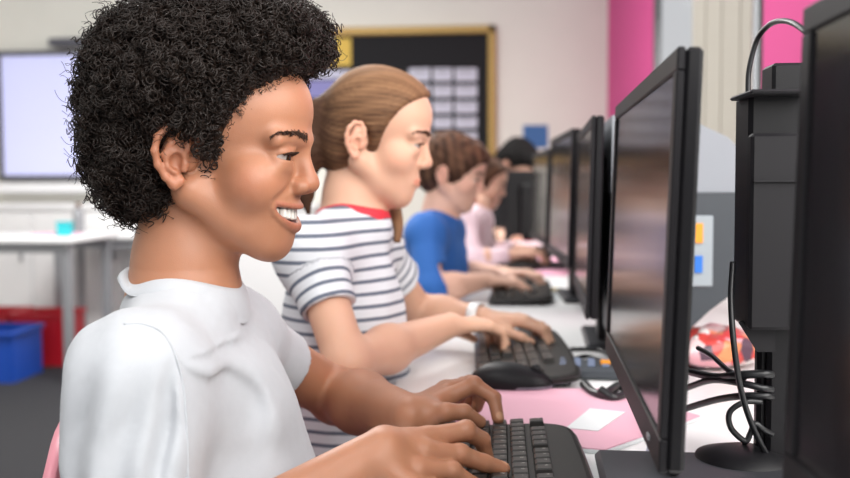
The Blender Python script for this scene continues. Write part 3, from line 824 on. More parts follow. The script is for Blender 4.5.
def make_pupil(label, o, yaw, pitch, s, nb, sR, sL, eR, wR, eL, wL, pel, skin, top, tr, hair, hmat, h=.003, sleeve=.55, sc=1.0, sk=0.0, handR=None, handL=None,
               lip=(1.0, .72, .70), collar=None, stripe=None, roll=0.0, torso_off=.012, ears=True, knee=None, face_detail=True, arm_r=(.036, .031, .034, .021)):
    o, nb, sR, sL, eR, wR, eL, wL, pel = [np.array(v, float) for v in (o, nb, sR, sL, eR, wR, eL, wL, pel)]
    R = rotZYX(yaw, pitch, roll)
    root = empty('person', (pel[0], pel[1], 0), label, 'person', 'pupils at the computer desk')
    ops = xfl(head_ops(False, True, sk), o, R, s)
    if ears: ops += xfl(ear_ops(-1), o, R, s) + xfl(ear_ops(1), o, R, s)
    ops += neck_ops(o, R, s, nb + A(-.004, 0, .01), .0385)
    tor, TR, C, H, w = torso_ops(nb, sR, sL, pel, sc)
    ops += [(m, max(k, .02), f) for m, k, f in tor]
    ops += arm_ops(sR, eR, wR, sc, arm_r) + arm_ops(sL, eL, wL, sc, arm_r)
    dR = wR - eR; dL = wL - eL
    hr = generic_hand(wR, handR[0] if handR else dR * A(1, 1, .3), (handR[1] if handR else A(0, 0, 1)), 1, .95 * sc)[0]
    hl_ = generic_hand(wL, handL[0] if handL else dL * A(1, 1, .3), (handL[1] if handL else A(0, 0, 1)), -1, .95 * sc)[0]
    ops += hr + hl_
    pts = np.array([o, nb, sR, sL, eR, wR, eL, wL, pel, wR + (handR[0] / np.linalg.norm(handR[0]) if handR else dR / np.linalg.norm(dR)) * .1, wL + dL / np.linalg.norm(dL) * .1])
    lo = pts.min(0) - .16; hi = pts.max(0) + .18
    sdf_obj('body', ops, lo, hi, h, skin, root, lambda V: head_col(V, o, R, s, lip, False), 1)
    if face_detail:
        eyes(root, o, R, s, (0, math.radians(14)), M_EYEFAR)
        brows_lashes(root, o, R, s, hmat, head_ops(False), 90, .0007, .00042)
    # hair
    if hair is not None:
        hops, disp = hair
        hV, hQ = sdf_arrays(xfl(hops, o, R, s), o - .4, o + .3, max(h * .9, .003))
        q = ((hV - o) @ R) / s
        me = mesh_np('hair', relax(hV, hQ, 1), hQ)
        set_col(me, np.repeat(disp(q)[:, None], 3, 1)); put('hair', me, hmat, root, None, True)
    # clothes
    tor, *_ = torso_ops(nb, sR, sL, pel + A(0, 0, .03), sc, torso_off)
    sa, ca = sleeve_ops(sR, eR, sleeve if sleeve < 1 else 1.0, 0.045 * sc, .043 * sc); sb, cb = sleeve_ops(sL, eL, sleeve if sleeve < 1 else 1.0, .047 * sc, .049 * sc)
    cloth = []
    if sleeve < 1: cloth += sa + ca + sb + cb
    else:
        for (S_, E_, W_) in ((sR, eR, wR), (sL, eL, wL)):
            f = sleeve - 1; hem = E_ + (W_ - E_) * f; n = (W_ - E_) / np.linalg.norm(W_ - E_)
            cloth += [('u', .02, rc(S_, E_, .047 * sc, .042 * sc)), ('u', .015, rc(E_, hem, .042 * sc, .034 * sc)), ('s', .002, cyl(hem, hem + n * .09, .06))]
    cloth += [('u', .03, tor[0][2])] + tor[1:]
    cloth += [clothes_noise(.003, 45, (0, 0, 1), 1.0)]
    cc = nb + A(0, 0, .008); cn = A(.25, 0, .97)
    cloth += [('s', .003, cyl(cc - cn * .04, cc + cn * .15, .053 * sc)), ('s', .004, rbox((pel[0], pel[1], pel[2] - .115), (.3, .3, .10), .002))]
    V, Q = sdf_arrays(cloth, lo, hi, max(h, .003)); V = relax(V, Q, 2)
    me = mesh_np('shirt', V, Q)
    if stripe:
        per = stripe; up = TR[:, 2]
        st = (V - C) @ up / per
        for (S_, E_) in ((sR, eR), (sL, eL)):
            d = E_ - S_; L = np.linalg.norm(d); n = d / L; t = (V - S_) @ n; rad = np.linalg.norm(V - S_ - t[:, None] * n, axis=1)
            onarm = (rad < .056 * sc) & (t > .035)
            st = np.where(onarm, -t / per + .2, st)
        a = me.attributes.new('Stripe', 'FLOAT', 'POINT'); a.data.foreach_set('value', st.astype(np.float32))
    put('t_shirt' if sleeve < 1 else 'jumper', me, top, root, None, True)
    neck_band('collar', [x for x in cloth if x[0] == 'u' or x[0] == 'd'], cc, cn, A(1, 0, 0), .0525 * sc, (.007 if collar else .012), collar or top, root, .003, 1.0, 48)
    fx = pel[0] + .36
    legs(root, pel, A(fx, pel[1] - .10, .52), A(fx, pel[1] + .10, .52), A(fx - .03, pel[1] - .10, .09), A(fx - .03, pel[1] + .10, .09), tr, M_SHOE, sc)
    return root

def cap_ops(th, sk=0.0, cx=.150, cz=-.024, r=.122, k=.010, low=None, frz=0.0):
    o = [('u', 0, ell((sk, 0, .048), (.094 - sk + th, .072 + th, .074 + th))), ('u', .02, ell((.048, 0, .052), (.057 + th, .058 + th, .052 + th))),
         ('u', .02, ell((-.045 + sk, 0, .000), (.047 + th * .6, .060 + th * .6, .056)))]
    o.append(('s', k, lambda p: np.sqrt((p[:, 0] - cx) ** 2 + (p[:, 2] - cz) ** 2) - r))
    for s in (-1, 1): o.append(('s', .006, ell((.000, s * .088, -.004), (.022, .034, .034))))
    o.append(('s', .01, ell((.03, 0, -.085), (.078, .09, .066))))
    if frz: o.append(('d', 0, lambda p: frz * (np.sin(p[:, 0] * 210 + 3 * np.sin(p[:, 1] * 90)) + np.sin(p[:, 1] * 260 + 2 * np.sin(p[:, 2] * 120)) + np.sin(p[:, 2] * 230 + p[:, 0] * 90))))
    return o
# --- girl in the striped t-shirt
def flow(q): return np.arctan2(q[:, 2] - .045, q[:, 1])
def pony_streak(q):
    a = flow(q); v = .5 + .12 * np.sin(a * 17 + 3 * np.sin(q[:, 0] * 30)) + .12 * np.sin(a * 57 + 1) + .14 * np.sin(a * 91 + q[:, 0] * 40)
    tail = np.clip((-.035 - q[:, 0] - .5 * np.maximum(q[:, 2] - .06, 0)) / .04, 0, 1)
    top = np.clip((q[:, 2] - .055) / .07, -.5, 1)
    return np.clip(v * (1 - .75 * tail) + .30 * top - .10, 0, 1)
gh = cap_ops(.008, .014)
gh += [('u', .02, rc((-.062, 0, .055), (-.082, -.012, .040), .020, .020)), ('u', .015, rc((-.082, -.012, .040), (-.092, -.026, -.020), .022, .027)),
       ('u', .015, rc((-.092, -.026, -.020), (-.086, -.032, -.085), .027, .016)), ('u', .01, rc((-.086, -.032, -.085), (-.076, -.03, -.120), .015, .004))]
gh += [('d', 0, lambda p: .0006 * np.sin(flow(p) * 46 + 2 * np.sin(p[:, 0] * 40)) + .0004 * np.sin(flow(p) * 97 + 3 * np.sin(p[:, 0] * 30)))]
g_o = A(-.207, 1.45, 1.093)
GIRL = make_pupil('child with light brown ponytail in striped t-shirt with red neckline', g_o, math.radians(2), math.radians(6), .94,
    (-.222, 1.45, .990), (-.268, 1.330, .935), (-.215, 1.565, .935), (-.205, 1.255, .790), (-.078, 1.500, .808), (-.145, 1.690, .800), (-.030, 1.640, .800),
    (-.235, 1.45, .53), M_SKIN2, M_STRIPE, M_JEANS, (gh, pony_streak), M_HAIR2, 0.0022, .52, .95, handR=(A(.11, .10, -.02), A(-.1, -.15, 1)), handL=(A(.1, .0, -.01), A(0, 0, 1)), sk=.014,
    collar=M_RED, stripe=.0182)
def lock(name, pts, r, m, parent, col):
    mb = MB(); mb.tube(spline(pts, 10), r, 10); me = mb.mesh(name); set_col(me, np.full((len(me.vertices), 3), col)); return put(name, me, m, parent, None, True)
pp = [P(386, 192, 1.52), P(394, 208, 1.50), P(398, 225, 1.47), P(397, 242, 1.46)]
sp_ = spline(pp, 10)
lock('hair_lock', pp, [.011 - .008 * abs(i / (len(sp_) - 1) - .35) for i in range(len(sp_))], M_HAIR2, GIRL, .6)
def ring_band(name, W, E, r, hgt, m, parent):
    n = (W - E) / np.linalg.norm(W - E)
    return band(MB(), W - n * .012, n, A(0, 0, 1), [(r, -hgt), (r + .002, -hgt), (r + .003, 0), (r + .002, hgt), (r, hgt), (r, -hgt)]).build(name, m, parent, None, True)
br = ring_band('bracelet', A(-.030, 1.640, .800), A(-.145, 1.690, .800), .024, .009, M_WHITEPL, None)
print('girl', TIME() - T0)
# --- boy in blue
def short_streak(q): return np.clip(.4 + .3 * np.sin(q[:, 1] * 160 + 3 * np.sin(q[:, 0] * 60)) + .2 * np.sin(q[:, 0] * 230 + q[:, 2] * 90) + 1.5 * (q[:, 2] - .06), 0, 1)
bh = cap_ops(.013, 0, .158, -.048, .118, .012, frz=.0012)
BLUEBOY = make_pupil('child with short brown hair in bright blue top', (-.137, 2.52, 1.052), math.radians(-6), math.radians(10), .90,
    (-.155, 2.52, .945), (-.190, 2.395, .905), (-.150, 2.640, .905), (-.165, 2.300, .775), (-.030, 2.400, .790), (-.120, 2.700, .775), (.010, 2.640, .785),
    (-.200, 2.52, .53), M_SKIN3, M_BLUE, M_JEANS, (bh, short_streak), M_HAIR3, .0035, 1.12, .95, handR=(A(.11, .02, -.02), A(0, 0, 1)))
# --- girl in pink
lh = cap_ops(.012, 0, .150, -.024, .116)
lh += [('u', .02, rc((-.045, s * .055, .00), (-.020, s * .075, -.12), .040, .026)) for s in (-1, 1)] + [('u', .02, rc((-.020, s * .075, -.12), (.045, s * .070, -.20), .026, .010)) for s in (-1, 1)]
PINK = make_pupil('child with long brown hair in pale pink jumper, partly hidden', (-.070, 3.52, 1.030), math.radians(-3), math.radians(12), .84,
    (-.080, 3.45, .940), (-.125, 3.32, .900), (-.080, 3.57, .900), (-.095, 3.22, .775), (.045, 3.260, .790), (-.050, 3.66, .770), (.080, 3.56, .790),
    (-.14, 3.45, .53), M_SKIN4, M_PINKT, M_JEANS, (lh, short_streak), M_HAIR4, .0045, 1.85, .95)
# --- far pupil with curly black hair
fh = hair_mass()
fh.append(('d', 0, lambda p: .004 * (np.sin(p[:, 0] * 170 + 3 * np.sin(p[:, 1] * 60)) * np.sin(p[:, 2] * 180) + .5 * np.sin(p[:, 1] * 210 + p[:, 2] * 90))))
FARP = make_pupil('child with curly black hair in black top, farthest along the desk', (.055, 4.55, 1.120), math.radians(-25), math.radians(48), .90,
    (.035, 4.58, 1.005), (-.030, 4.46, .960), (.100, 4.68, .960), (-.020, 4.26, .800), (.030, 4.06, .815), (.190, 4.55, .800), (.200, 4.30, .800),
    (-.03, 4.66, .55), M_SKIN3, M_BLACKT, M_JEANS, (fh, lambda q: q[:, 0] * 0 + .1), hair_mat('matte_black_hair', (.004, .003, .003), (.006, .005, .005)), .0045, 1.6, .95, face_detail=True)
tag(br, 'white wristband on the wrist of the child in the striped t-shirt', 'wristband')
print('pupils', TIME() - T0)
# ================================================================== ROOM
M_WALL = mat('cream_paint', (.82, .805, .73), rough=.9, var=.02, vscale=3, bump=.1, bscale=200)
M_PINKW = mat('pink_paint', (.62, .065, .25), rough=.8, var=.02, vscale=3)
M_FLOOR = mat('dark_carpet', (.018, .018, .021), rough=.95, bump=.6, bscale=500, var=.2, vscale=60)
M_WHITE = mat('white_laminate', (.88, .88, .88), rough=.35, spec=.5, var=.01)
M_FRAME = mat('grey_window_frame', (.10, .10, .105), rough=.5)
M_BLIND = mat('beige_blind', (.40, .37, .32), rough=.9, bump=.3, bscale=300)
M_GREY = mat('grey_metal', (.35, .36, .38), rough=.45, metal=.5)
M_GLASS = bpy.data.materials.new('window_glass'); M_GLASS.use_nodes = True
_n = M_GLASS.node_tree.nodes; _l = M_GLASS.node_tree.links; _o = _n['Material Output']; _n.remove(_n['Principled BSDF'])
_t = _n.new('ShaderNodeBsdfTransparent'); _g = _n.new('ShaderNodeBsdfGlossy'); _g.inputs['Roughness'].default_value = .02; _m = _n.new('ShaderNodeMixShader'); _m.inputs[0].default_value = .06
_l.new(_t.outputs[0], _m.inputs[1]); _l.new(_g.outputs[0], _m.inputs[2]); _l.new(_m.outputs[0], _o.inputs[0])
BACK = 6.5; RX = .72; H_ = 2.9
def struct(name, mb, m, parent=None):
    o = mb.build(name, m, parent)
    if parent is None: o['kind'] = 'structure'
    return o
struct('floor', MB().box((-1.65, 2.5, -.02), (4.9, 8.2, .04)), M_FLOOR)
struct('wall_back', MB().box((-1.65, BACK + .05, H_ / 2), (4.9, .10, H_)), M_WALL)
struct('wall_left', MB().box((-4.05, 2.5, H_ / 2), (.10, 8.0, H_)), M_WALL)
wr = MB()
SILL = 1.02
wr.box((RX + .06, 2.5, SILL / 2), (.12, 8.0, SILL))
wr.box((RX + .06, 2.5, 2.75), (.12, 8.0, .30))
struct('wall_right', wr, M_WALL)
for k, (y0, y1) in enumerate(((4.62, 6.5), (1.25, 2.70))):
    struct('wall_right', MB().box((RX + .02, (y0 + y1) / 2, (SILL + 2.6) / 2), (.04, y1 - y0, 2.6 - SILL)), M_PINKW)
for n_, (y0, y1) in enumerate(((3.58, 4.62), (2.70, 3.58), (-1.3, 1.25)), 1):
    w_ = MB(); zc = (SILL + 2.6) / 2; hh = 2.6 - SILL; t = .045
    w_.box((RX + .02, y0 + t / 2 + .01, zc), (.03, t + .02, hh)).box((RX + .02, y1 - t / 2, zc), (.03, t, hh)).box((RX + .02, (y0 + y1) / 2, SILL + t / 2), (.03, y1 - y0 - 2 * t, t)).box((RX + .02, (y0 + y1) / 2, 2.6 - t / 2), (.03, y1 - y0 - 2 * t, t))
    if n_ == 3: w_.box((RX + .02, -.02, zc), (.03, .05, hh - 2 * t))
    wf = struct('window_%d' % n_, w_, M_FRAME)
    MB().box((RX + .022, (y0 + y1) / 2, zc), (.006, y1 - y0 - 2 * t, hh - 2 * t)).build('glass', M_GLASS, wf)
# roller blind hung in front of the middle window
bl = MB(); 
for k in range(7):
    yc = 2.74 + .118 * k; bl.box((RX - .02 - .004 * (k % 2), yc + .055, 1.84), (.004, .118, 1.60))
b_ = bl.build('window_blind', M_BLIND); tag(b_, 'beige vertical blind hanging in front of the window beside the pink wall', 'blind')
MB().box((RX - .03, 3.14, 2.66), (.05, .86, .05)).build('headrail', M_FRAME, b_)
struct('baseboard_back', MB().box((-1.65, BACK - .012, .06), (4.7, .024, .12)), M_GREY)

def rect_at(x0, y0, x1, y1, Y):
    a = P(x0, y1, Y); b = P(x1, y0, Y); return a[0], b[0], a[2], b[2]
# ---------------- display board with cards
M_BOARD = mat('black_felt', (.012, .012, .014), rough=.95); M_GOLD = mat('gold_frame', (.42, .27, .08), rough=.45, metal=.3, bump=.5, bscale=120)
M_CARD = mat('lavender_card', (.62, .62, .72), rough=.7); M_CARD2 = mat('grey_card', (.45, .45, .52), rough=.7)
M_YEL = mat('yellow_paper', (.70, .48, .10), rough=.8); M_PUR = mat('purple_paper', (.25, .24, .50), rough=.8); M_PURL = mat('pale_lilac_paper', (.55, .55, .68), rough=.8); M_BLUEP = mat('blue_paper', (.06, .16, .38), rough=.8)
x0, x1, z0, z1 = rect_at(200, 29, 492, 160, BACK - .03)
bd = empty('display_board', ((x0 + x1) / 2, BACK, 0), 'black display board in gold frame on the back wall with rows of small cards', 'display board')
MB().box(((x0 + x1) / 2, BACK - .012, (z0 + z1) / 2), (x1 - x0, .024, z1 - z0)).build('board_panel', M_BOARD, bd, None, True)
fr = MB(); fw = .055
for c, d in ((((x0 + x1) / 2, z1), (x1 - x0 + fw, fw)), (((x0 + x1) / 2, z0), (x1 - x0 + fw, fw)), ((x0, (z0 + z1) / 2), (fw, z1 - z0 + fw)), ((x1, (z0 + z1) / 2), (fw, z1 - z0 + fw))):
    fr.box((c[0], BACK - .022, c[1]), (d[0], .044, d[1]), bev=.008)
fr.build('board_frame', M_GOLD, bd, None, True)
k = 0
for (cx0, cx1) in ((409, 430), (433, 452), (455, 477)):
    for (cy0, cy1) in ((68, 81), (85, 97), (101, 113), (117, 128), (132, 141)):
        a0, a1, b0, b1 = rect_at(cx0, cy0, cx1, cy1, BACK - .03)
        c = empty('picture_card', ((a0 + a1) / 2, BACK - .026, (b0 + b1) / 2), 'lavender picture card pinned to the black board, %s row, %s column' % (('top', 'second', 'third', 'fourth', 'bottom')[k % 5], ('left', 'middle', 'right')[k // 5]), 'card', 'picture cards pinned to the black board')
        w_, h_ = a1 - a0, b1 - b0
        MB().box((0, -.001, 0), (w_, .002, h_)).build('card_sheet', M_CARD, c)
        MB().box((0, -.003, h_ * .22), (w_ * .7, .002, h_ * .35)).build('picture', M_CARD2, c); k += 1
def sheet(name, px, Y, m, label, cat, group=None):
    a0, a1, b0, b1 = rect_at(*px, Y)
    o = MB().box((0, 0, 0), (a1 - a0, .003, b1 - b0)).build(name, m, None, ((a0 + a1) / 2, Y, (b0 + b1) / 2)); tag(o, label, cat, group); return o
sheet('poster', (324, 38, 351, 66), BACK - .027, M_YEL, 'yellow poster at the upper left of the black board', 'poster')
sheet('poster', (308, 70, 350, 79), BACK - .027, M_PURL, 'narrow pale lilac paper strip below the yellow poster', 'poster')
sheet('poster', (308, 80, 350, 98), BACK - .027, M_PUR, 'purple paper sheet beside the ponytail on the black board', 'poster')
p_ = sheet('poster', (523, 125, 548, 148), BACK - .0016, M_BLUEP, 'small blue poster on the cream wall right of the black board', 'poster')
# ---------------- interactive whiteboard
M_SCREEN = mat('lit_screen', (.56, .58, .86), rough=.3, emit=.30); M_DKG = mat('dark_grey_frame', (.10, .10, .12), rough=.5)
x0, x1, z0, z1 = rect_at(2, 51, 165, 178, BACK - .06)
ib = empty('interactive_whiteboard', ((x0 + x1) / 2, BACK, 0), 'lit pale lavender interactive whiteboard in dark frame on the back wall', 'whiteboard')
MB().box(((x0 + x1) / 2, BACK - .035, (z0 + z1) / 2), (x1 - x0, .05, z1 - z0)).build('panel', M_SCREEN, ib, None, True)
fr = MB(); fw = .035
for c, d in ((((x0 + x1) / 2, z1), (x1 - x0 + fw, fw)), (((x0 + x1) / 2, z0), (x1 - x0 + fw, fw)), ((x0, (z0 + z1) / 2), (fw, z1 - z0 + fw)), ((x1, (z0 + z1) / 2), (fw, z1 - z0 + fw))):
    fr.box((c[0], BACK - .040, c[1]), (d[0], .08, d[1]), bev=.006)
fr.build('board_frame', M_DKG, ib, None, True)
MB().box(((x0 + x1) / 2, BACK - .06, z0 - .07), (x1 - x0 + .1, .12, .07), bev=.008).build('pen_tray', M_WHITE, ib, None, True)
x0, x1, z0, z1 = rect_at(46, 36, 125, 45, BACK - .15)
sb = MB().box((0, 0, 0), (x1 - x0, .12, z1 - z0), bev=.01).build('sound_bar', M_DKG, None, ((x0 + x1) / 2, BACK - .07, (z0 + z1) / 2)); tag(sb, 'dark grey sound bar mounted above the interactive whiteboard', 'sound bar')
MB().box((0, .05, -.0), (.10, .04, .03)).build('bracket', M_GREY, sb)
# ---------------- low cabinet and tables at the back left
cb = empty('low_cabinet', (-2.45, BACK - .25, 0), 'white low cupboard below the interactive whiteboard', 'cabinet')
MB().box((0, 0, .45), (2.5, .44, .86)).build('cabinet_body', M_WHITE, cb)
MB().box((0, -.01, .90), (2.56, .48, .035), bev=.004).build('cabinet_top', M_WHITE, cb)
for k in range(4):
    d_ = MB().box((-.93 + .62 * k, -.229, .46), (.60, .018, .80), bev=.003).build('door', M_WHITE, cb)
    MB().box((-.93 + .62 * k + .24, -.245, .62), (.015, .02, .14)).build('handle', M_GREY, d_)
def table(name, c, w, d, h, label, rail=False):
    t = empty(name, (c[0], c[1], 0), label, 'table')
    MB().box((0, 0, h - .014), (w, d, .028), bev=.005).build('tabletop', M_WHITE, t)
    MB().box((0, -d / 2 + .05, h - .055), (w - .12, .025, .05)).box((0, d / 2 - .05, h - .055), (w - .12, .025, .05)).build('apron', M_GREY, t)
    for sx in (-1, 1):
        for sy in (-1, 1): MB().box((sx * (w / 2 - .05), sy * (d / 2 - .05), (h - .03) / 2), (.045, .045, h - .03), bev=.004).build('leg', M_GREY, t)
    return t
tb = P(80, 240, 4.85)
table('table', (tb[0] - .62, 5.05), 1.24, .60, .765, 'white topped table with grey legs at the far left')
table('table', (P(118, 245, 5.6)[0] - .05, 5.75), .75, .40, .74, 'smaller white table with thin grey legs behind the seated child')
M_TEAL = mat('teal_card', (.02, .45, .50), rough=.6); M_PPAP = mat('pink_paper', (.90, .45, .60), rough=.7)
M_BC = mat('blue_plastic', (.01, .07, .42), rough=.4); M_RC = mat('red_plastic', (.62, .015, .03), rough=.4)
tbz = .765
tl = P(65, 229, 4.95)
o = MB().box((0, 0, .035), (.075, .05, .075), bev=.004).box((0, 0, .074), (.080, .055, .008)).build('box', M_TEAL, None, (tl[0], 4.95, tbz)); tag(o, 'small teal box standing on the far left table', 'box')
for k, (px, w_) in enumerate(((28, .16), (48, .10))):
    pp_ = PZ(px, 238, tbz)
    o = MB().box((0, 0, .004), (w_, .12, .008)).box((.01, .01, .010), (w_ * .95, .11, .004)).build('paper_stack', M_PPAP, None, (pp_[0], 5.0, tbz)); tag(o, ('wider' if k == 0 else 'narrower') + ' low stack of pink papers on the far left table', 'paper')
# bottle on the small table
bt = P(87, 300, 5.7)
o = empty('bottle', (bt[0] - .05, 5.72, .74), 'brown capped grey bottle on the small table behind the seated child', 'bottle')
MB().lathe([(.0001, 0), (.032, .002), (.034, .01), (.034, .12), (.030, .14), (.014, .155), (.013, .165)], n=20).build('bottle_body', M_GREY, o)
MB().lathe([(.016, .160), (.016, .19), (.0001, .192)], n=16).build('cap', mat('brown_cap', (.15, .07, .04)), o)
def crate(loc, w, d, h, m, label):
    c = empty('storage_crate', loc, label, 'crate')
    mb = MB(); t = .008
    mb.box((0, 0, t / 2), (w - .03, d - .03, t)).box((-(w - .02) / 2, 0, h / 2), (t, d - .02, h)).box(((w - .02) / 2, 0, h / 2), (t, d - .02, h)).box((0, -(d - .02) / 2, h / 2), (w - .036, t, h)).box((0, (d - .02) / 2, h / 2), (w - .036, t, h))
    mb.build('tub', m, c)
    r = MB()
    for cc, dd in (((0, -d / 2), (w + .01, .022)), ((0, d / 2), (w + .01, .022)), ((-w / 2, 0), (.022, d - .03)), ((w / 2, 0), (.022, d - .03))): r.box((cc[0], cc[1], h + .001), (dd[0], dd[1], .022), bev=.004)
    r.build('rim', m, c)
c0 = P(0, 380, 4.75)[0]; c1 = P(43, 380, 4.75)[0]; c2 = P(78, 380, 5.25)[0]
crate((c1 - .36, 4.92, 0), .40, .34, .26, M_BC, 'blue plastic storage crate on the dark floor under the far left table')
crate((c2 - .23, 5.38, 0), .32, .30, .29, M_RC, 'red plastic storage crate on the dark floor right of the blue crate')
crate((c2 - .62, 5.42, 0), .40, .30, .29, M_RC, 'red plastic storage crate behind the blue crate')

# ================================================================== DESK
DZ = .74; DX0 = -.150
dk = empty('computer_desk', (.28, 2.1, 0), 'long white computer desk top running along the window wall', 'desk')
MB().box((0, .03, DZ - .0125), (RX - DX0 - .0, 4.55, .025), bev=.003).build('desktop', M_WHITE, dk)
for y in (-2.1, -.9, .3, 1.35, 2.15):
    MB().box((.05, y + .05, (DZ - .025) / 2), (.60, .025, DZ - .025)).build('leg_panel', M_WHITE, dk)
MB().box((.40, .03, .56), (.018, 4.4, .28)).build('back_panel', M_WHITE, dk)

# ---------------- chairs
M_PC = mat('pink_plastic', (.78, .30, .36), rough=.4, spec=.4)
def make_chair(loc, label):
    c = empty('classroom_chair', loc, label, 'chair', 'pink plastic chairs at the computer desk')
    V = []; nu, nv = 14, 14
    for side in (0, 1):
        for i in range(nu):
            for j in range(nv):
                u = i / (nu - 1) * 2 - 1; v = j / (nv - 1) * 2 - 1
                rr = 1 - .10 * (abs(u) ** 4) * (abs(v) ** 4)
                V.append((u * .195 * rr, v * .20 * rr, .436 - .012 * (1 - u * u) * (1 - v * v) + (.006 if side else 0) - (.02 * max(0, u) ** 4)))
    def G(s, i, j): return s * nu * nv + i * nv + j
    def shell():
        Fc = []
        for i in range(nu - 1):
            for j in range(nv - 1):
                Fc.append((G(0, i, j), G(0, i, j + 1), G(0, i + 1, j + 1), G(0, i + 1, j))); Fc.append((G(1, i, j), G(1, i + 1, j), G(1, i + 1, j + 1), G(1, i, j + 1)))
        for i in range(nu - 1):
            for j in (0, nv - 1):
                q_ = (G(0, i, j), G(0, i + 1, j), G(1, i + 1, j), G(1, i, j)); Fc.append(q_ if j == 0 else q_[::-1])
        for j in range(nv - 1):
            for i in (0, nu - 1):
                q_ = (G(0, i, j), G(1, i, j), G(1, i, j + 1), G(0, i, j + 1)); Fc.append(q_ if i == 0 else q_[::-1])
        return Fc
    MB().add(V, shell(), True).build('seat', M_PC, c)
    V = []
    for side in (0, 1):
        for i in range(nu):
            for j in range(nv):
                u = i / (nu - 1) * 2 - 1; v = j / (nv - 1) * 2 - 1
                wv = .195 * (1 - .22 * max(0, u) ** 3) * (1 - .10 * max(0, -u) ** 3)
                V.append((-.200 - .035 * (u + 1) / 2 - .03 * (1 - v * v) + (.012 if side else 0), v * wv, .640 + u * .155 - .025 * v * v * max(0, u) ** 3))
    MB().add(V, shell(), True).build('backrest', M_PC, c)
    for sy in (-1, 1):
        MB().tube(spline([(-.225, sy * .10, .60), (-.235, sy * .12, .50), (-.205, sy * .15, .425), (-.1, sy * .155, .415)], 6), .010, 8).build('back_support', M_GREY, c)
        for sx in (-1, 1): MB().tube([(sx * .12, sy * .14, .418), (sx * .18, sy * .18, .012)], .011, 8).build('leg', M_GREY, c)
    return c
make_chair((-.198, 1.02, 0), 'pink plastic chair under the child in the plain white t-shirt')
for (p_, l_) in (((-.13, 1.45, 0), 'pink plastic chair under the child in the striped t-shirt'), ((-.10, 2.52, 0), 'pink plastic chair under the child in the blue top'),
                 ((-.04, 3.45, 0), 'pink plastic chair under the child in the pale pink jumper'), ((.07, 4.66, .0), 'pink plastic chair under the farthest child in black')):
    make_chair(p_, l_)

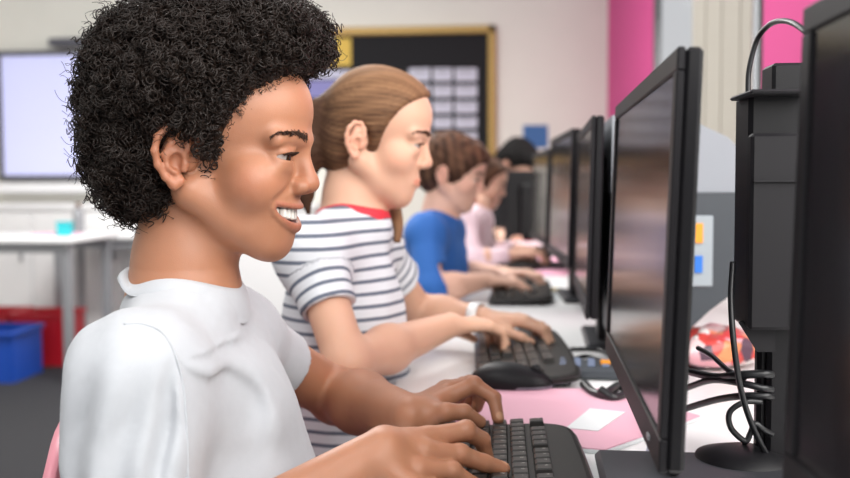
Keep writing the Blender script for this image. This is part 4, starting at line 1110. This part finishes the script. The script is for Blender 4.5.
# ================================================================== COMPUTERS
M_BLK = mat('black_plastic', (.007, .0065, .008), rough=.45, spec=.22, bump=.08, bscale=900)
M_BLK2 = mat('satin_black_plastic', (.011, .010, .012), rough=.5, spec=.22)
M_GLOSS = mat('dark_display', (.010, .009, .011), rough=.16, spec=.6)
M_SILV = mat('silver_plastic', (.27, .285, .315), rough=.4, spec=.5)
M_DSL = mat('slate_plastic', (.045, .052, .062), rough=.45)
M_USBO = mat('orange_usb', (.85, .32, .02), rough=.4); M_USBB = mat('blue_usb', (.02, .16, .60), rough=.4); M_PLATE = mat('pale_grey_plate', (.33, .37, .40), rough=.4)
M_CABLE = mat('black_cable', (.012, .012, .014), rough=.35); M_LCABLE = mat('pale_cable', (.42, .42, .52), rough=.4)
MW, MH = .53, .312
def monitor(pn, pf, zt, label, shell=False, base=(.05, -.04), tilt=2.2, nky=0.0):
    """pn/pf: (x,y) of the near and far ends of the front face"""
    pn = A(*pn); pf = A(*pf); c = (pn + pf) / 2; d = pf - pn; L = np.linalg.norm(d); yaw = math.atan2(-d[0], d[1])
    o = empty('computer_monitor', (c[0], c[1], DZ), label, 'monitor', None, yaw)
    zc = zt - MH / 2 - DZ; tr = math.radians(tilt); Rt = np.array(Matrix.Rotation(tr, 3, 'Y'))
    def loc(x, y, z): return Rt @ A(x, y, z) + A(0, 0, zc)
    hs = MB().box(loc(.0105, 0, 0), (.013, L, MH), Rt, .003)
    hs.box(loc(.022, 0, -.01), (.012, L * .62, MH * .70), Rt, .005)
    hs.build('housing', M_BLK, o)
    b = .017
    fr = MB()
    for (cy, cz, dy, dz) in ((0, MH / 2 - b / 2, L, b), (0, -MH / 2 + b * .75, L, b * 1.5), (-L / 2 + b / 2, b * .25, b, MH - b * 2.5), (L / 2 - b / 2, b * .25, b, MH - b * 2.5)):
        fr.box(loc(.001, cy, cz), (.006, dy, dz), Rt, .0012)
    fr.build('bezel', M_BLK2, o)
    MB().box(loc(.0022, 0, b * .25), (.0035, L - 2 * b, MH - 2.5 * b), Rt).build('screen', M_GLOSS, o)
    MB().box(loc(-.0025, -L / 2 + .06, -MH / 2 + .012), (.002, .012, .004), Rt).build('power_button', M_GREY, o)
    bx, by = base
    nk = MB(); nk.box((.034, nky, zc * .5 + .01), (.014, .07, zc - .01), None, .004); nk.build('neck', M_BLK2, o)
    MB().box((bx, by, .007), (.19, .225, .013), None, .005).build('base', mat('base_plastic', (.035, .036, .042), rough=.45) if 'base_plastic' not in bpy.data.materials else bpy.data.materials['base_plastic'], o)
    if shell:
        y0, y1 = -L / 2 + .035, L / 2 - .035; s_ = .035; zt_ = zc + MH / 2
        pl = [(s_, zt_ - .118), (s_ + .205, zt_ - .118), (s_ + .205, zt_ - .085), (s_ + .198, zt_ - .058), (s_ + .175, zt_ - .034), (s_ + .13, zt_ - .012), (s_ + .055, zt_ + .000), (s_ + .02, zt_ + .004), (s_, zt_ + .002)]
        def extr(poly, ya, yb):
            mb = MB(); n = len(poly); V = [(x, ya, z) for x, z in poly] + [(x, yb, z) for x, z in poly]
            Fc = [(k, (k + 1) % n, n + (k + 1) % n, n + k) for k in range(n)] + [tuple(range(n - 1, -1, -1)), tuple(range(n, 2 * n))]
            return mb.add(V, Fc)
        extr(pl, y0, y1).build('rear_shell', M_SILV, o)
        extr([(s_, zt_ - .350), (s_ + .10, zt_ - .350), (s_ + .15, zt_ - .300), (s_ + .200, zt_ - .262), (s_ + .205, zt_ - .225), (s_ + .205, zt_ - .1185), (s_, zt_ - .1185)], y0 - .004, y1).build('rear_housing', M_DSL, o)
        pt = MB().box((s_ + .135, y0 - .006, zt_ - .208), (.036, .004, .110), None, .002).build('port_plate', M_PLATE, o)
        MB().box((s_ + .131, y0 - .0095, zt_ - .180), (.012, .004, .030)).build('usb_port', M_USBO, pt)
        MB().box((s_ + .131, y0 - .0095, zt_ - .228), (.012, .004, .026)).build('usb_port', M_USBB, pt)
    return o
monitor((.1235, .700), (.142, 1.225), 1.129, 'dark computer screen facing the child in the plain white t-shirt', False, (.060, -.082), 2.0, -.03)
monitor((.190, .105), (.191, .632), 1.142, 'nearest computer monitor, cut by the picture edge', False, (.08, -.02), 1.5)
monitor((.137, 1.465), (.158, 1.990), 1.135, 'computer screen with silver back shell in front of the child in the striped t-shirt', True, (.10, .04), 1.5)
monitor((.157, 2.130), (.138, 2.660), 1.155, 'computer screen in front of the child in the blue top, with silver back shell', True, (.10, .04), 1.5)
monitor((.150, 3.05), (.120, 3.58), 1.145, 'computer screen facing the child in the pale pink jumper', True, (.09, .04), 1.5)
# black monitor at the end of the row, its back towards the camera
M5 = monitor((.02, 3.95), (.30, 4.12), 1.09, 'black computer monitor turned across the end of the row in front of the farthest child', False, (.07, 0), 1.5)

# black computer on a round stand behind the first screen
pc = empty('desktop_computer', (.262, 1.00, DZ), 'black slim computer on a round foot between the two nearest monitors', 'computer')
MB().lathe([(.0001, 0), (.048, 0), (.051, .006), (.047, .016), (.02, .024), (.0001, .025)], (-.016, -.03, 0), n=40).build('foot', M_BLK, pc)
MB().box((.004, -.02, .07), (.014, .016, .14), None, .004).build('post', M_BLK, pc)
a0, a1, b0, b1 = rect_at(767, 300, 815, 474, .96)
MB().box(((a0 + a1) / 2, .985, (b0 + b1) / 2), (a1 - a0, .045, b1 - b0), None, .004).build('lower_housing', M_BLK, pc, None, True)
x_ = .262; y_ = 1.0
a0, a1, b0, b1 = rect_at(734, 97, 800, 322, .975)
MB().box(((a0 + a1) / 2, .955, (b0 + b1) / 2), (a1 - a0, .055, b1 - b0), None, .004).build('casing', M_BLK, pc, None, True)
a0, a1, b0, b1 = rect_at(748, 133, 800, 330, .915)
MB().box(((a0 + a1) / 2, .921, (b0 + b1) / 2), (a1 - a0, .016, b1 - b0), None, .003).box(((a0 + a1) / 2, .912, b0 + (b1 - b0) * .76), (a1 - a0 - .004, .006, .002)).build('side_cover', M_BLK2, pc, None, True)
a0, a1, b0, b1 = rect_at(733, 95, 800, 100, .955)
MB().box(((a0 + a1) / 2, .93, (b0 + b1) / 2), (a1 - a0, .08, b1 - b0), None, .002).build('lid', M_BLK2, pc, None, True)
a0, a1, b0, b1 = rect_at(768, 64, 815, 96, .95)
MB().box(((a0 + a1) / 2, .955, (b0 + b1) / 2), (a1 - a0, .04, b1 - b0), None, .003).build('upper_housing', M_BLK, pc, None, True)
MB().add([P(738, 322, .93), P(748, 318, .95), P(775, 322, .95), P(775, 322, .93), P(757, 352, .93), P(762, 352, .95), P(775, 352, .95), P(775, 352, .93)],
         [(0, 1, 2, 3), (7, 6, 5, 4), (0, 4, 5, 1), (1, 5, 6, 2), (2, 6, 7, 3), (3, 7, 4, 0)]).build('lower_bracket', M_BLK2, pc, None, True)
def cable(pts, r, m, label, cat='cable', group=None):
    o = MB().tube(spline([tuple(p) for p in pts], 12), r, 8).build('cable', m); tag(o, label, cat, group); return o
cable([P(748, 98, .945), P(749, 70, .945), P(757, 40, .94), P(768, 26, .92), P(780, 21, .88), P(795, 24, .84), P(815, 40, .80)], .0026, M_CABLE, 'black cable arching up over the black computer on the round foot')
cable([P(733, 262, .94), P(731, 300, .93), P(734, 345, .92), P(741, 390, .92), P(752, 425, .94), P(768, 458, .96)], .0030, M_CABLE, 'black cable hanging straight down beside the black computer on the round foot')
cable([P(686, 371, 1.05), P(715, 377, 1.0), P(738, 375, .96), P(762, 374, .95), P(772, 375, .955)], .0042, M_CABLE, 'thick black cable, topmost of the sagging cables behind the nearest screen')
cable([P(686, 388, 1.05), P(712, 380, 1.0), P(740, 383, .96), P(762, 388, .95), P(772, 390, .955)], .0036, M_CABLE, 'black cable crossing just below the thick topmost cable')
cable([P(684, 409, 1.05), P(715, 400, 1.0), P(742, 396, .96), P(764, 396, .95), P(772, 397, .955)], .0036, M_CABLE, 'lowest sagging black cable behind the nearest screen')
cable([P(698, 348, 1.06), P(712, 356, 1.02), P(728, 370, .98), P(745, 378, .955)], .0028, M_CABLE, 'thin black cable slanting down to the cable bunch')
cable([P(762, 402, .95), P(745, 402, .95), P(730, 412, .95), P(731, 428, .95), P(745, 441, .95), P(750, 434, .95), P(755, 424, .95), P(764, 430, .95), P(772, 434, .955)], .0030, M_CABLE, 'looped black cable below the sagging cables')
cable([P(750, 436, .97), P(744, 446, .98), P(748, 458, 1.0), P(762, 462, 1.02)], .0026, M_CABLE, 'short black cable curling onto the round foot')
cable([P(649, 445, 1.02), P(645, 458, .98), P(636, 470, .93), P(628, 484, .88)], .0016, M_LCABLE, 'thin pale cable hanging in front of the monitor base')

# ---------------- keyboards
M_KEY = mat('black_keys', (.034, .031, .029), rough=.34, spec=.38)
M_KB = mat('keyboard_body', (.016, .0145, .013), rough=.42, spec=.28); M_KBE = mat('keyboard_edge', (.14, .115, .15), rough=.3, spec=.6)
M_LEG = mat('white_print', (.55, .53, .48), rough=.6)
def text_mesh(items):
    """items: (string, size, matrix 4x4) -> vertices, faces"""
    V = []; Fc = []; cache = {}
    for s, size, M in items:
        if s not in cache:
            cu = bpy.data.curves.new('t', 'FONT'); cu.body = s; cu.size = 1.0; cu.align_x = 'CENTER'; cu.align_y = 'CENTER'; cu.resolution_u = 2
            ob = bpy.data.objects.new('t', cu); me = bpy.data.meshes.new_from_object(ob)
            cache[s] = ([v.co.copy() for v in me.vertices], [tuple(p.vertices) for p in me.polygons])
            bpy.data.objects.remove(ob); bpy.data.curves.remove(cu); bpy.data.meshes.remove(me)
        vs_, fs_ = cache[s]; n = len(V)
        V += [tuple(M @ (v * size)) for v in vs_]; Fc += [tuple(i + n for i in f) for f in fs_]
    return V, Fc
ROWS = [
    [('Esc', 0, 1)] + [('F%d' % (i + 1), 2 + i + (.5 if i > 3 else 0) + (.5 if i > 7 else 0), 1) for i in range(12)],
    [(c, i, 1) for i, c in enumerate('`1234567890-=')] + [('Back', 13, 2)],
    [('Tab', 0, 1.5)] + [(c, 1.5 + i, 1) for i, c in enumerate('QWERTYUIOP[]')] + [('\\', 13.5, 1.5)],
    [('Caps', 0, 1.75)] + [(c, 1.75 + i, 1) for i, c in enumerate("ASDFGHJKL;'")] + [('Enter', 12.75, 2.25)],
    [('Shift', 0, 2.25)] + [(c, 2.25 + i, 1) for i, c in enumerate('ZXCVBNM,./')] + [('Shift', 12.25, 2.75)],
    [('Ctrl', 0, 1.5), ('', 1.5, 1.25), ('Alt', 2.75, 1.25), ('', 4, 6.5), ('Alt', 10.5, 1.25), ('', 11.75, 1.25), ('Ctrl', 13, 2)]]
NAV = [[('Prt', 15.4, 1), ('Scr', 16.4, 1), ('Brk', 17.4, 1)], [('Ins', 15.4, 1), ('Hm', 16.4, 1), ('Pg', 17.4, 1), ('Num', 18.8, 1), ('/', 19.8, 1), ('*', 20.8, 1), ('-', 21.8, 1)],
       [('Del', 15.4, 1), ('End', 16.4, 1), ('Pg', 17.4, 1), ('7', 18.8, 1), ('8', 19.8, 1), ('9', 20.8, 1)], [('4', 18.8, 1), ('5', 19.8, 1), ('6', 20.8, 1), ('+', 21.8, 1)],
       [('', 16.4, 1), ('1', 18.8, 1), ('2', 19.8, 1), ('3', 20.8, 1)], [('', 15.4, 1), ('', 16.4, 1), ('', 17.4, 1), ('0', 18.8, 2), ('.', 20.8, 1), ('', 21.8, 1)]]
def make_keyboard(loc, rz, label):
    o = empty('keyboard', loc, label, 'keyboard', 'keyboards along the desk', rz)
    U_ = .0190; kx0 = -.2185; rowy = [.0355, .0135, -.0055, -.0245, -.0435, -.0625]
    W2 = .2285
    n = 8; out = []
    def arc(cx, cy, r, a0_, a1_): return [(cx + r * math.cos(math.radians(a0_ + (a1_ - a0_) * i / n)), cy + r * math.sin(math.radians(a0_ + (a1_ - a0_) * i / n))) for i in range(n + 1)]
    out = arc(W2 - .035, .075 - .035, .035, 0, 90) + [(x, .075 + .006 * (1 - (x / W2) ** 2)) for x in np.linspace(W2 - .05, -W2 + .05, 9)] + arc(-W2 + .035, .075 - .035, .035, 90, 180) + arc(-W2 + .012, -.076 + .012, .012, 180, 270) + arc(W2 - .012, -.076 + .012, .012, 270, 360)
    tl = math.radians(3.2)
    Rx = Matrix.Rotation(tl, 4, 'X')
    def ring_mb(rows):
        mb = MB(); V = []
        c = A(0, 0)
        for ins, z in rows:
            for x, y in out:
                nx = x - math.copysign(min(ins, abs(x)), x) ; ny = y - math.copysign(min(ins, abs(y)), y)
                V.append(tuple(Rx @ Vector((nx, ny, z))))
        m_ = len(out); Fc = [(i * m_ + k, i * m_ + (k + 1) % m_, (i + 1) * m_ + (k + 1) % m_, (i + 1) * m_ + k) for i in range(len(rows) - 1) for k in range(m_)]
        Fc += [tuple(range(m_ - 1, -1, -1)), tuple(range((len(rows) - 1) * m_, len(rows) * m_))]
        return mb.add(V, Fc)
    ring_mb([(.004, .006), (.0, .008), (.0, .013), (.003, .0165), (.007, .0180)]).build('body', M_KB, o)
    ring_mb([(-.0006, .0068), (-.0012, .0085), (-.0012, .0128), (-.0002, .0138)]).build('edge_band', M_KBE, o)
    mb = MB(); items = []
    for r in range(6):
        for (s, u, w) in ROWS[r] + NAV[r]:
            x0_ = kx0 + u * U_ * .985; wk = w * U_ * .985 - .0022; y = rowy[r]; d = .0165
            zb, zt_ = .0178, .0255 - (.0006 if r in (2, 3) else 0)
            cx = x0_ + wk / 2 + .0011; i1 = .0020
            V = [(cx + sx * wk / 2, y + sy * d / 2, zb) for sx, sy in ((-1, -1), (1, -1), (1, 1), (-1, 1))] + [(cx + sx * (wk / 2 - .0008), y + sy * (d / 2 - .0008), zt_ - .0012) for sx, sy in ((-1, -1), (1, -1), (1, 1), (-1, 1))] + \
                [(cx + sx * (wk / 2 - i1), y + .0006 + sy * (d / 2 - i1), zt_) for sx, sy in ((-1, -1), (1, -1), (1, 1), (-1, 1))]
            Fc = [(3, 2, 1, 0), (8, 9, 10, 11)] + [(a * 4 + k, a * 4 + (k + 1) % 4, a * 4 + 4 + (k + 1) % 4, a * 4 + 4 + k) for a in range(2) for k in range(4)]
            mb.add([tuple(Rx @ Vector(v)) for v in V], Fc)
            if s:
                size = .0058 if len(s) == 1 else .0036
                items.append((s, size, Rx @ Matrix.Translation((x0_ + min(wk * .5, .0062) + .0006, y + .0025, zt_ + .0003))))
    mb.build('keys', M_KEY, o)
    V, Fc = text_mesh(items); MB().add(V, Fc).build('key_lettering', M_LEG, o)
    for sx in (-1, 1): MB().box((sx * .18, .055, .0055), (.03, .012, .011), bev=.002).build('foot', M_KB, o)
    return o
def copy_tree(o, parent=None):
    c = o.copy(); COL.objects.link(c); c.parent = parent
    for ch in o.children: copy_tree(ch, c)
    return c
KB = make_keyboard((.0065, .846, DZ + .001), -PI / 2, 'black keyboard under the hands of the child in the plain white t-shirt')
for (x, y, a, lb) in ((.035, 1.560, -88, 'black keyboard under the hands of the child in the striped t-shirt'), (.055, 2.50, -92, 'black keyboard in front of the child in the blue top'),
                      (.060, 3.42, -90, 'black keyboard in front of the child in the pale pink jumper')):
    c = copy_tree(KB); c.location = (x, y, DZ + .001); c.rotation_euler = (0, 0, math.radians(a)); c['label'] = lb

# ---------------- mice
def mouse_obj(loc, rz, label):
    o = empty('computer_mouse', loc, label, 'mouse', 'black mice on the desk', rz)
    V, Q = sdf_arrays([('u', 0, ell((0, 0, .008), (.060, .032, .028))), ('u', .01, ell((-.012, 0, .012), (.040, .031, .027))), ('s', .002, rbox((0, 0, -.05), (.1, .1, .05), .001)),
                       ('s', .001, rbox((.040, 0, .05), (.028, .0006, .03), .0003))], (-.08, -.05, -.01), (.08, .05, .06), .0016)
    put('shell', mesh_np('shell', relax(V, Q), Q), M_BLK, o)
    V, Q = sdf_arrays([('u', 0, ell((0, 0, .0075), (.0606, .0326, .0225))), ('s', .001, rbox((0, 0, -.05), (.1, .1, .055), .001)), ('s', .001, rbox((0, 0, .06), (.1, .1, .050), .001))], (-.08, -.05, -.01), (.08, .05, .06), .0016)
    put('side_band', mesh_np('side_band', relax(V, Q), Q), M_KBE, o)
    w_ = MB(); w_.tube([(.036, -.004, .030), (.036, .004, .030)], .0075, 14); w_.build('wheel', M_BLK2, o)
    return o
def desk_pt(px, py, dz=0.0): return PZ(px, py, DZ + dz)
m1 = desk_pt(509, 391); MS = mouse_obj((m1[0] + .002, m1[1] + .01, DZ), math.radians(-8), 'black mouse beside the pink folder, nearest of the mice')
for (px, py, a, lb) in ((512, 283, 0, 'black mouse under the hand of the child in the blue top'), (512, 252, -10, 'black mouse near the hand of the child in the pale pink jumper')):
    c = copy_tree(MS); v = desk_pt(px, py); c.location = (v[0], v[1], DZ); c.rotation_euler = (0, 0, math.radians(a)); c['label'] = lb
c_ = desk_pt(545, 388); cable([(m1[0] + .058, m1[1] + .003, DZ + .006), (c_[0], c_[1], DZ + .003), tuple(desk_pt(575, 378, .003)), tuple(desk_pt(612, 372, .003))], .0016, M_LCABLE, 'thin pale cord leaving the mouse beside the pink folder')
# ---------------- phone / handset with keys
h = desk_pt(560, 376); ho = empty('desk_phone', (h[0] + .085, h[1] + .0, DZ), 'dark telephone handset with grey keys and one orange key behind the nearest screen', 'phone', None, math.radians(-5))
MB().box((0, 0, .010), (.20, .075, .018), None, .005).build('phone_body', M_DSL, ho)
ko = MB(); kb_ = MB(); kk = MB()
for i in range(8):
    for j in range(3):
        t = (kk if (i + j) % 2 else ko) if False else kk
        if i == 3 and j == 1: continue
        kk.box((-.08 + i * .021, -.022 + j * .022, .0205), (.011, .010, .004), None, .0012)
kk.build('keys', mat('grey_keys', (.16, .20, .30), rough=.5), ho)
MB().box((-.08 + 3 * .021, 0, .0215), (.015, .016, .006), None, .0015).build('orange_key', M_USBO, ho)
# black gadget with a coiled cord
g = desk_pt(606, 392)
gp = [desk_pt(584, 384, .010), desk_pt(592, 392, .008), desk_pt(604, 395, .010), desk_pt(612, 390, .014), desk_pt(620, 386, .010), desk_pt(626, 393, .008), desk_pt(614, 398, .008), desk_pt(600, 390, .016)]
cable(gp, .0065, M_CABLE, 'bunched black adapter cord lying behind the pink folder')
gp = [desk_pt(560, 366, .004), desk_pt(585, 356, .004), desk_pt(612, 362, .004), desk_pt(600, 350, .004), desk_pt(570, 349, .004)]
cable(gp, .0035, M_CABLE, 'black cord looping behind the telephone handset')
# ---------------- pink folder with a white note
M_FOLD = mat('pink_folder', (.76, .42, .52), rough=.6, var=.01); M_NOTE = mat('white_note', (.72, .75, .76), rough=.7)
def quad(name, pts, z0, z1, m, parent=None):
    mb = MB(); V = [tuple(p[:2]) + (z0,) for p in pts] + [tuple(p[:2]) + (z1,) for p in pts]; n = len(pts)
    mb.add(V, [tuple(range(n - 1, -1, -1)), tuple(range(n, 2 * n))] + [(k, (k + 1) % n, n + (k + 1) % n, n + k) for k in range(n)]); return mb.build(name, m, parent, None, True)
f_ = [desk_pt(606, 455), desk_pt(700, 420), desk_pt(605, 392), desk_pt(455, 393), desk_pt(440, 440)]
fo = empty('folder', (f_[0][0], f_[0][1], DZ), 'pale pink folder lying between the nearest keyboard and the monitors', 'folder')
quad('pages', f_, DZ + .0005, DZ + .004, M_NOTE, fo); quad('cover', [f_[0] + A(-.001, .003, 0), f_[1], f_[2], f_[3], f_[4]], DZ + .0042, DZ + .0055, M_FOLD, fo)
n_ = [desk_pt(566, 433), desk_pt(598, 436), desk_pt(625, 417), desk_pt(590, 413)]
no_ = quad('note', n_, DZ + .0057, DZ + .0063, M_NOTE); tag(no_, 'small white note lying on the pale pink folder', 'note')
# ---------------- snack packet with red and white print
M_PKT = bpy.data.materials.new('printed_wrapper'); M_PKT.use_nodes = True
_N = M_PKT.node_tree.nodes; _L = M_PKT.node_tree.links; _b = _N['Principled BSDF']; _b.inputs['Roughness'].default_value = .3
_tc = _N.new('ShaderNodeTexCoord'); _vo = _N.new('ShaderNodeTexVoronoi'); _vo.inputs['Scale'].default_value = 42; _cr = _N.new('ShaderNodeValToRGB'); _cr.color_ramp.interpolation = 'CONSTANT'
_L.new(_tc.outputs['Object'], _vo.inputs['Vector']); _sp = _N.new('ShaderNodeSeparateColor'); _L.new(_vo.outputs['Color'], _sp.inputs[0]); _L.new(_sp.outputs[0], _cr.inputs[0]); _L.new(_cr.outputs[0], _b.inputs['Base Color'])
_e = _cr.color_ramp.elements; _e[0].position = 0; _e[0].color = (.62, .07, .06, 1); _e[1].position = .3; _e[1].color = (.75, .55, .55, 1)
for p_, c_2 in ((.5, (.85, .82, .80, 1)), (.68, (.80, .28, .12, 1)), (.82, (.10, .05, .08, 1)), (.9, (.80, .40, .45, 1))):
    x = _cr.color_ramp.elements.new(p_); x.color = c_2
pk_ = desk_pt(716, 372)
V, Q = sdf_arrays([('u', 0, ell((0, 0, .03), (.10, .075, .032))), ('i', 0, rbox((0, 0, .03), (.085, .07, .05), .02)), ('d', 0, lambda p: .004 * np.sin(p[:, 0] * 110 + 2 * np.sin(p[:, 1] * 90)) * np.sin(p[:, 1] * 70)), ('s', .002, rbox((0, 0, -.05), (.2, .2, .05), .001))], (-.13, -.1, -.01), (.13, .1, .09), .003)
o = put('snack_packet', mesh_np('snack_packet', relax(V, Q), Q), M_PKT, None, (pk_[0] + .0, pk_[1] + .06, DZ)); o.rotation_euler = (0, 0, .5); tag(o, 'crumpled red and white printed packet on the desk behind the cables', 'packet')
# ---------------- small things further along
v = desk_pt(533, 292); pcl = MB().tube([(-.085, 0, .006), (.075, .0, .006)], .005, 6); pe = pcl.build('pencil', M_YEL, None, (v[0], v[1], DZ)); pe.rotation_euler = (0, 0, .15); tag(pe, 'yellow pencil on the desk beside the white paper', 'pencil')
MB().tube([(.075, 0, .006), (.092, 0, .006)], [.005, .0008], 6).build('tip', M_BLK, pe)
v = desk_pt(596, 335); o = quad('notebook', [desk_pt(584, 339), desk_pt(612, 341), desk_pt(612, 330), desk_pt(588, 330)], DZ + .0005, DZ + .008, M_YEL); tag(o, 'yellow notebook at the foot of the screen facing the striped t-shirt', 'notebook')
o = quad('paper_sheet', [desk_pt(522, 300), desk_pt(570, 300), desk_pt(560, 285), desk_pt(525, 284)], DZ + .0005, DZ + .0025, M_NOTE); tag(o, 'white paper on the desk beside the yellow pencil', 'paper')
o = quad('paper_sheet', [desk_pt(520, 276), desk_pt(575, 276), desk_pt(562, 258), desk_pt(520, 258)], DZ + .0005, DZ + .003, M_PPAP); tag(o, 'pink paper on the desk in front of the screen facing the blue top', 'paper')
v = desk_pt(537, 255); V, Q = sdf_arrays([('u', 0, rc((-.09, 0, .028), (.09, .02, .028), .028)), ('d', 0, lambda p: .002 * np.sin(p[:, 0] * 120)), ('s', .002, rbox((0, 0, -.05), (.2, .2, .05), .001))], (-.14, -.05, -.01), (.14, .07, .07), .003)
o = put('pencil_case', mesh_np('pencil_case', relax(V, Q), Q), M_PINKT, None, (v[0], v[1], DZ)); tag(o, 'soft pale pink pencil case with red zip beside the pink paper', 'pencil case')
mb = MB(); mb.tube([(-.085, -.0, .0565), (.085, .02, .0565)], .0025, 6); mb.build('zip', M_RED, o)
# ================================================================== CAMERA, LIGHT, COLOUR
cam = bpy.data.cameras.new('camera'); co = bpy.data.objects.new('camera', cam); COL.objects.link(co); SC.camera = co
cam.sensor_width = 36.0; cam.lens = F * 36 / 850; cam.clip_start = .02
co.matrix_world = Matrix.Translation(Vector(CAMPOS)) @ Matrix(CAMROT.tolist()).to_4x4()
cam.dof.use_dof = True; cam.dof.focus_distance = .93; cam.dof.aperture_fstop = 40.2 / 9.6
w = bpy.data.worlds.new('World'); SC.world = w; w.use_nodes = True
bg = w.node_tree.nodes['Background']; bg.inputs[0].default_value = (.93, .96, 1, 1); bg.inputs[1].default_value = 0.48
def area(name, loc, tgt, sx, sy, e, col=(1, 1, 1)):
    l = bpy.data.lights.new(name, 'AREA'); l.shape = 'RECTANGLE'; l.size = sx; l.size_y = sy; l.energy = e; l.color = col
    o = bpy.data.objects.new(name, l); COL.objects.link(o); o.location = loc
    o.rotation_euler = (Vector(tgt) - Vector(loc)).to_track_quat('-Z', 'Y').to_euler(); return o
area('window_daylight', (.86, .0, 1.80), (-.4, .8, 1.0), 2.3, 1.4, 55, (1, .98, .95))
area('window_daylight', (.90, 3.96, 1.80), (-.6, 3.6, .9), .8, 1.4, 22, (1, .98, .95))
area('overhead_fill', (-.9, .2, 2.6), (-.3, 1.0, 1.0), 1.2, .6, 12, (1, .98, .95))  # unseen overhead fill aimed at the nearest child
area('overhead_fill', (-.5, 2.7, 2.7), (.0, 2.7, .8), 1.2, .5, 15, (1, .98, .95))  # fill added over the desk middle, brightens the blue-topped child and desktop
area('overhead_fill', (-1.5, 4.0, 2.6), (-1.5, 4.0, 0), 1.2, .6, 75, (1, .98, .95))  # unseen fill added to lift the back wall, no fitting modelled
vs = SC.view_settings; vs.view_transform = 'Standard'; vs.look = 'None'; vs.exposure = 0.42; vs.gamma = 1.0; vs.use_curve_mapping = False
SC.cycles.use_denoising = True
try: SC.cycles.denoiser = 'OPENIMAGEDENOISE'
except Exception: pass
SC.cycles.max_bounces = 6; SC.cycles.diffuse_bounces = 3; SC.cycles.glossy_bounces = 3; SC.cycles.transparent_max_bounces = 6
SC.cycles.sample_clamp_indirect = 6
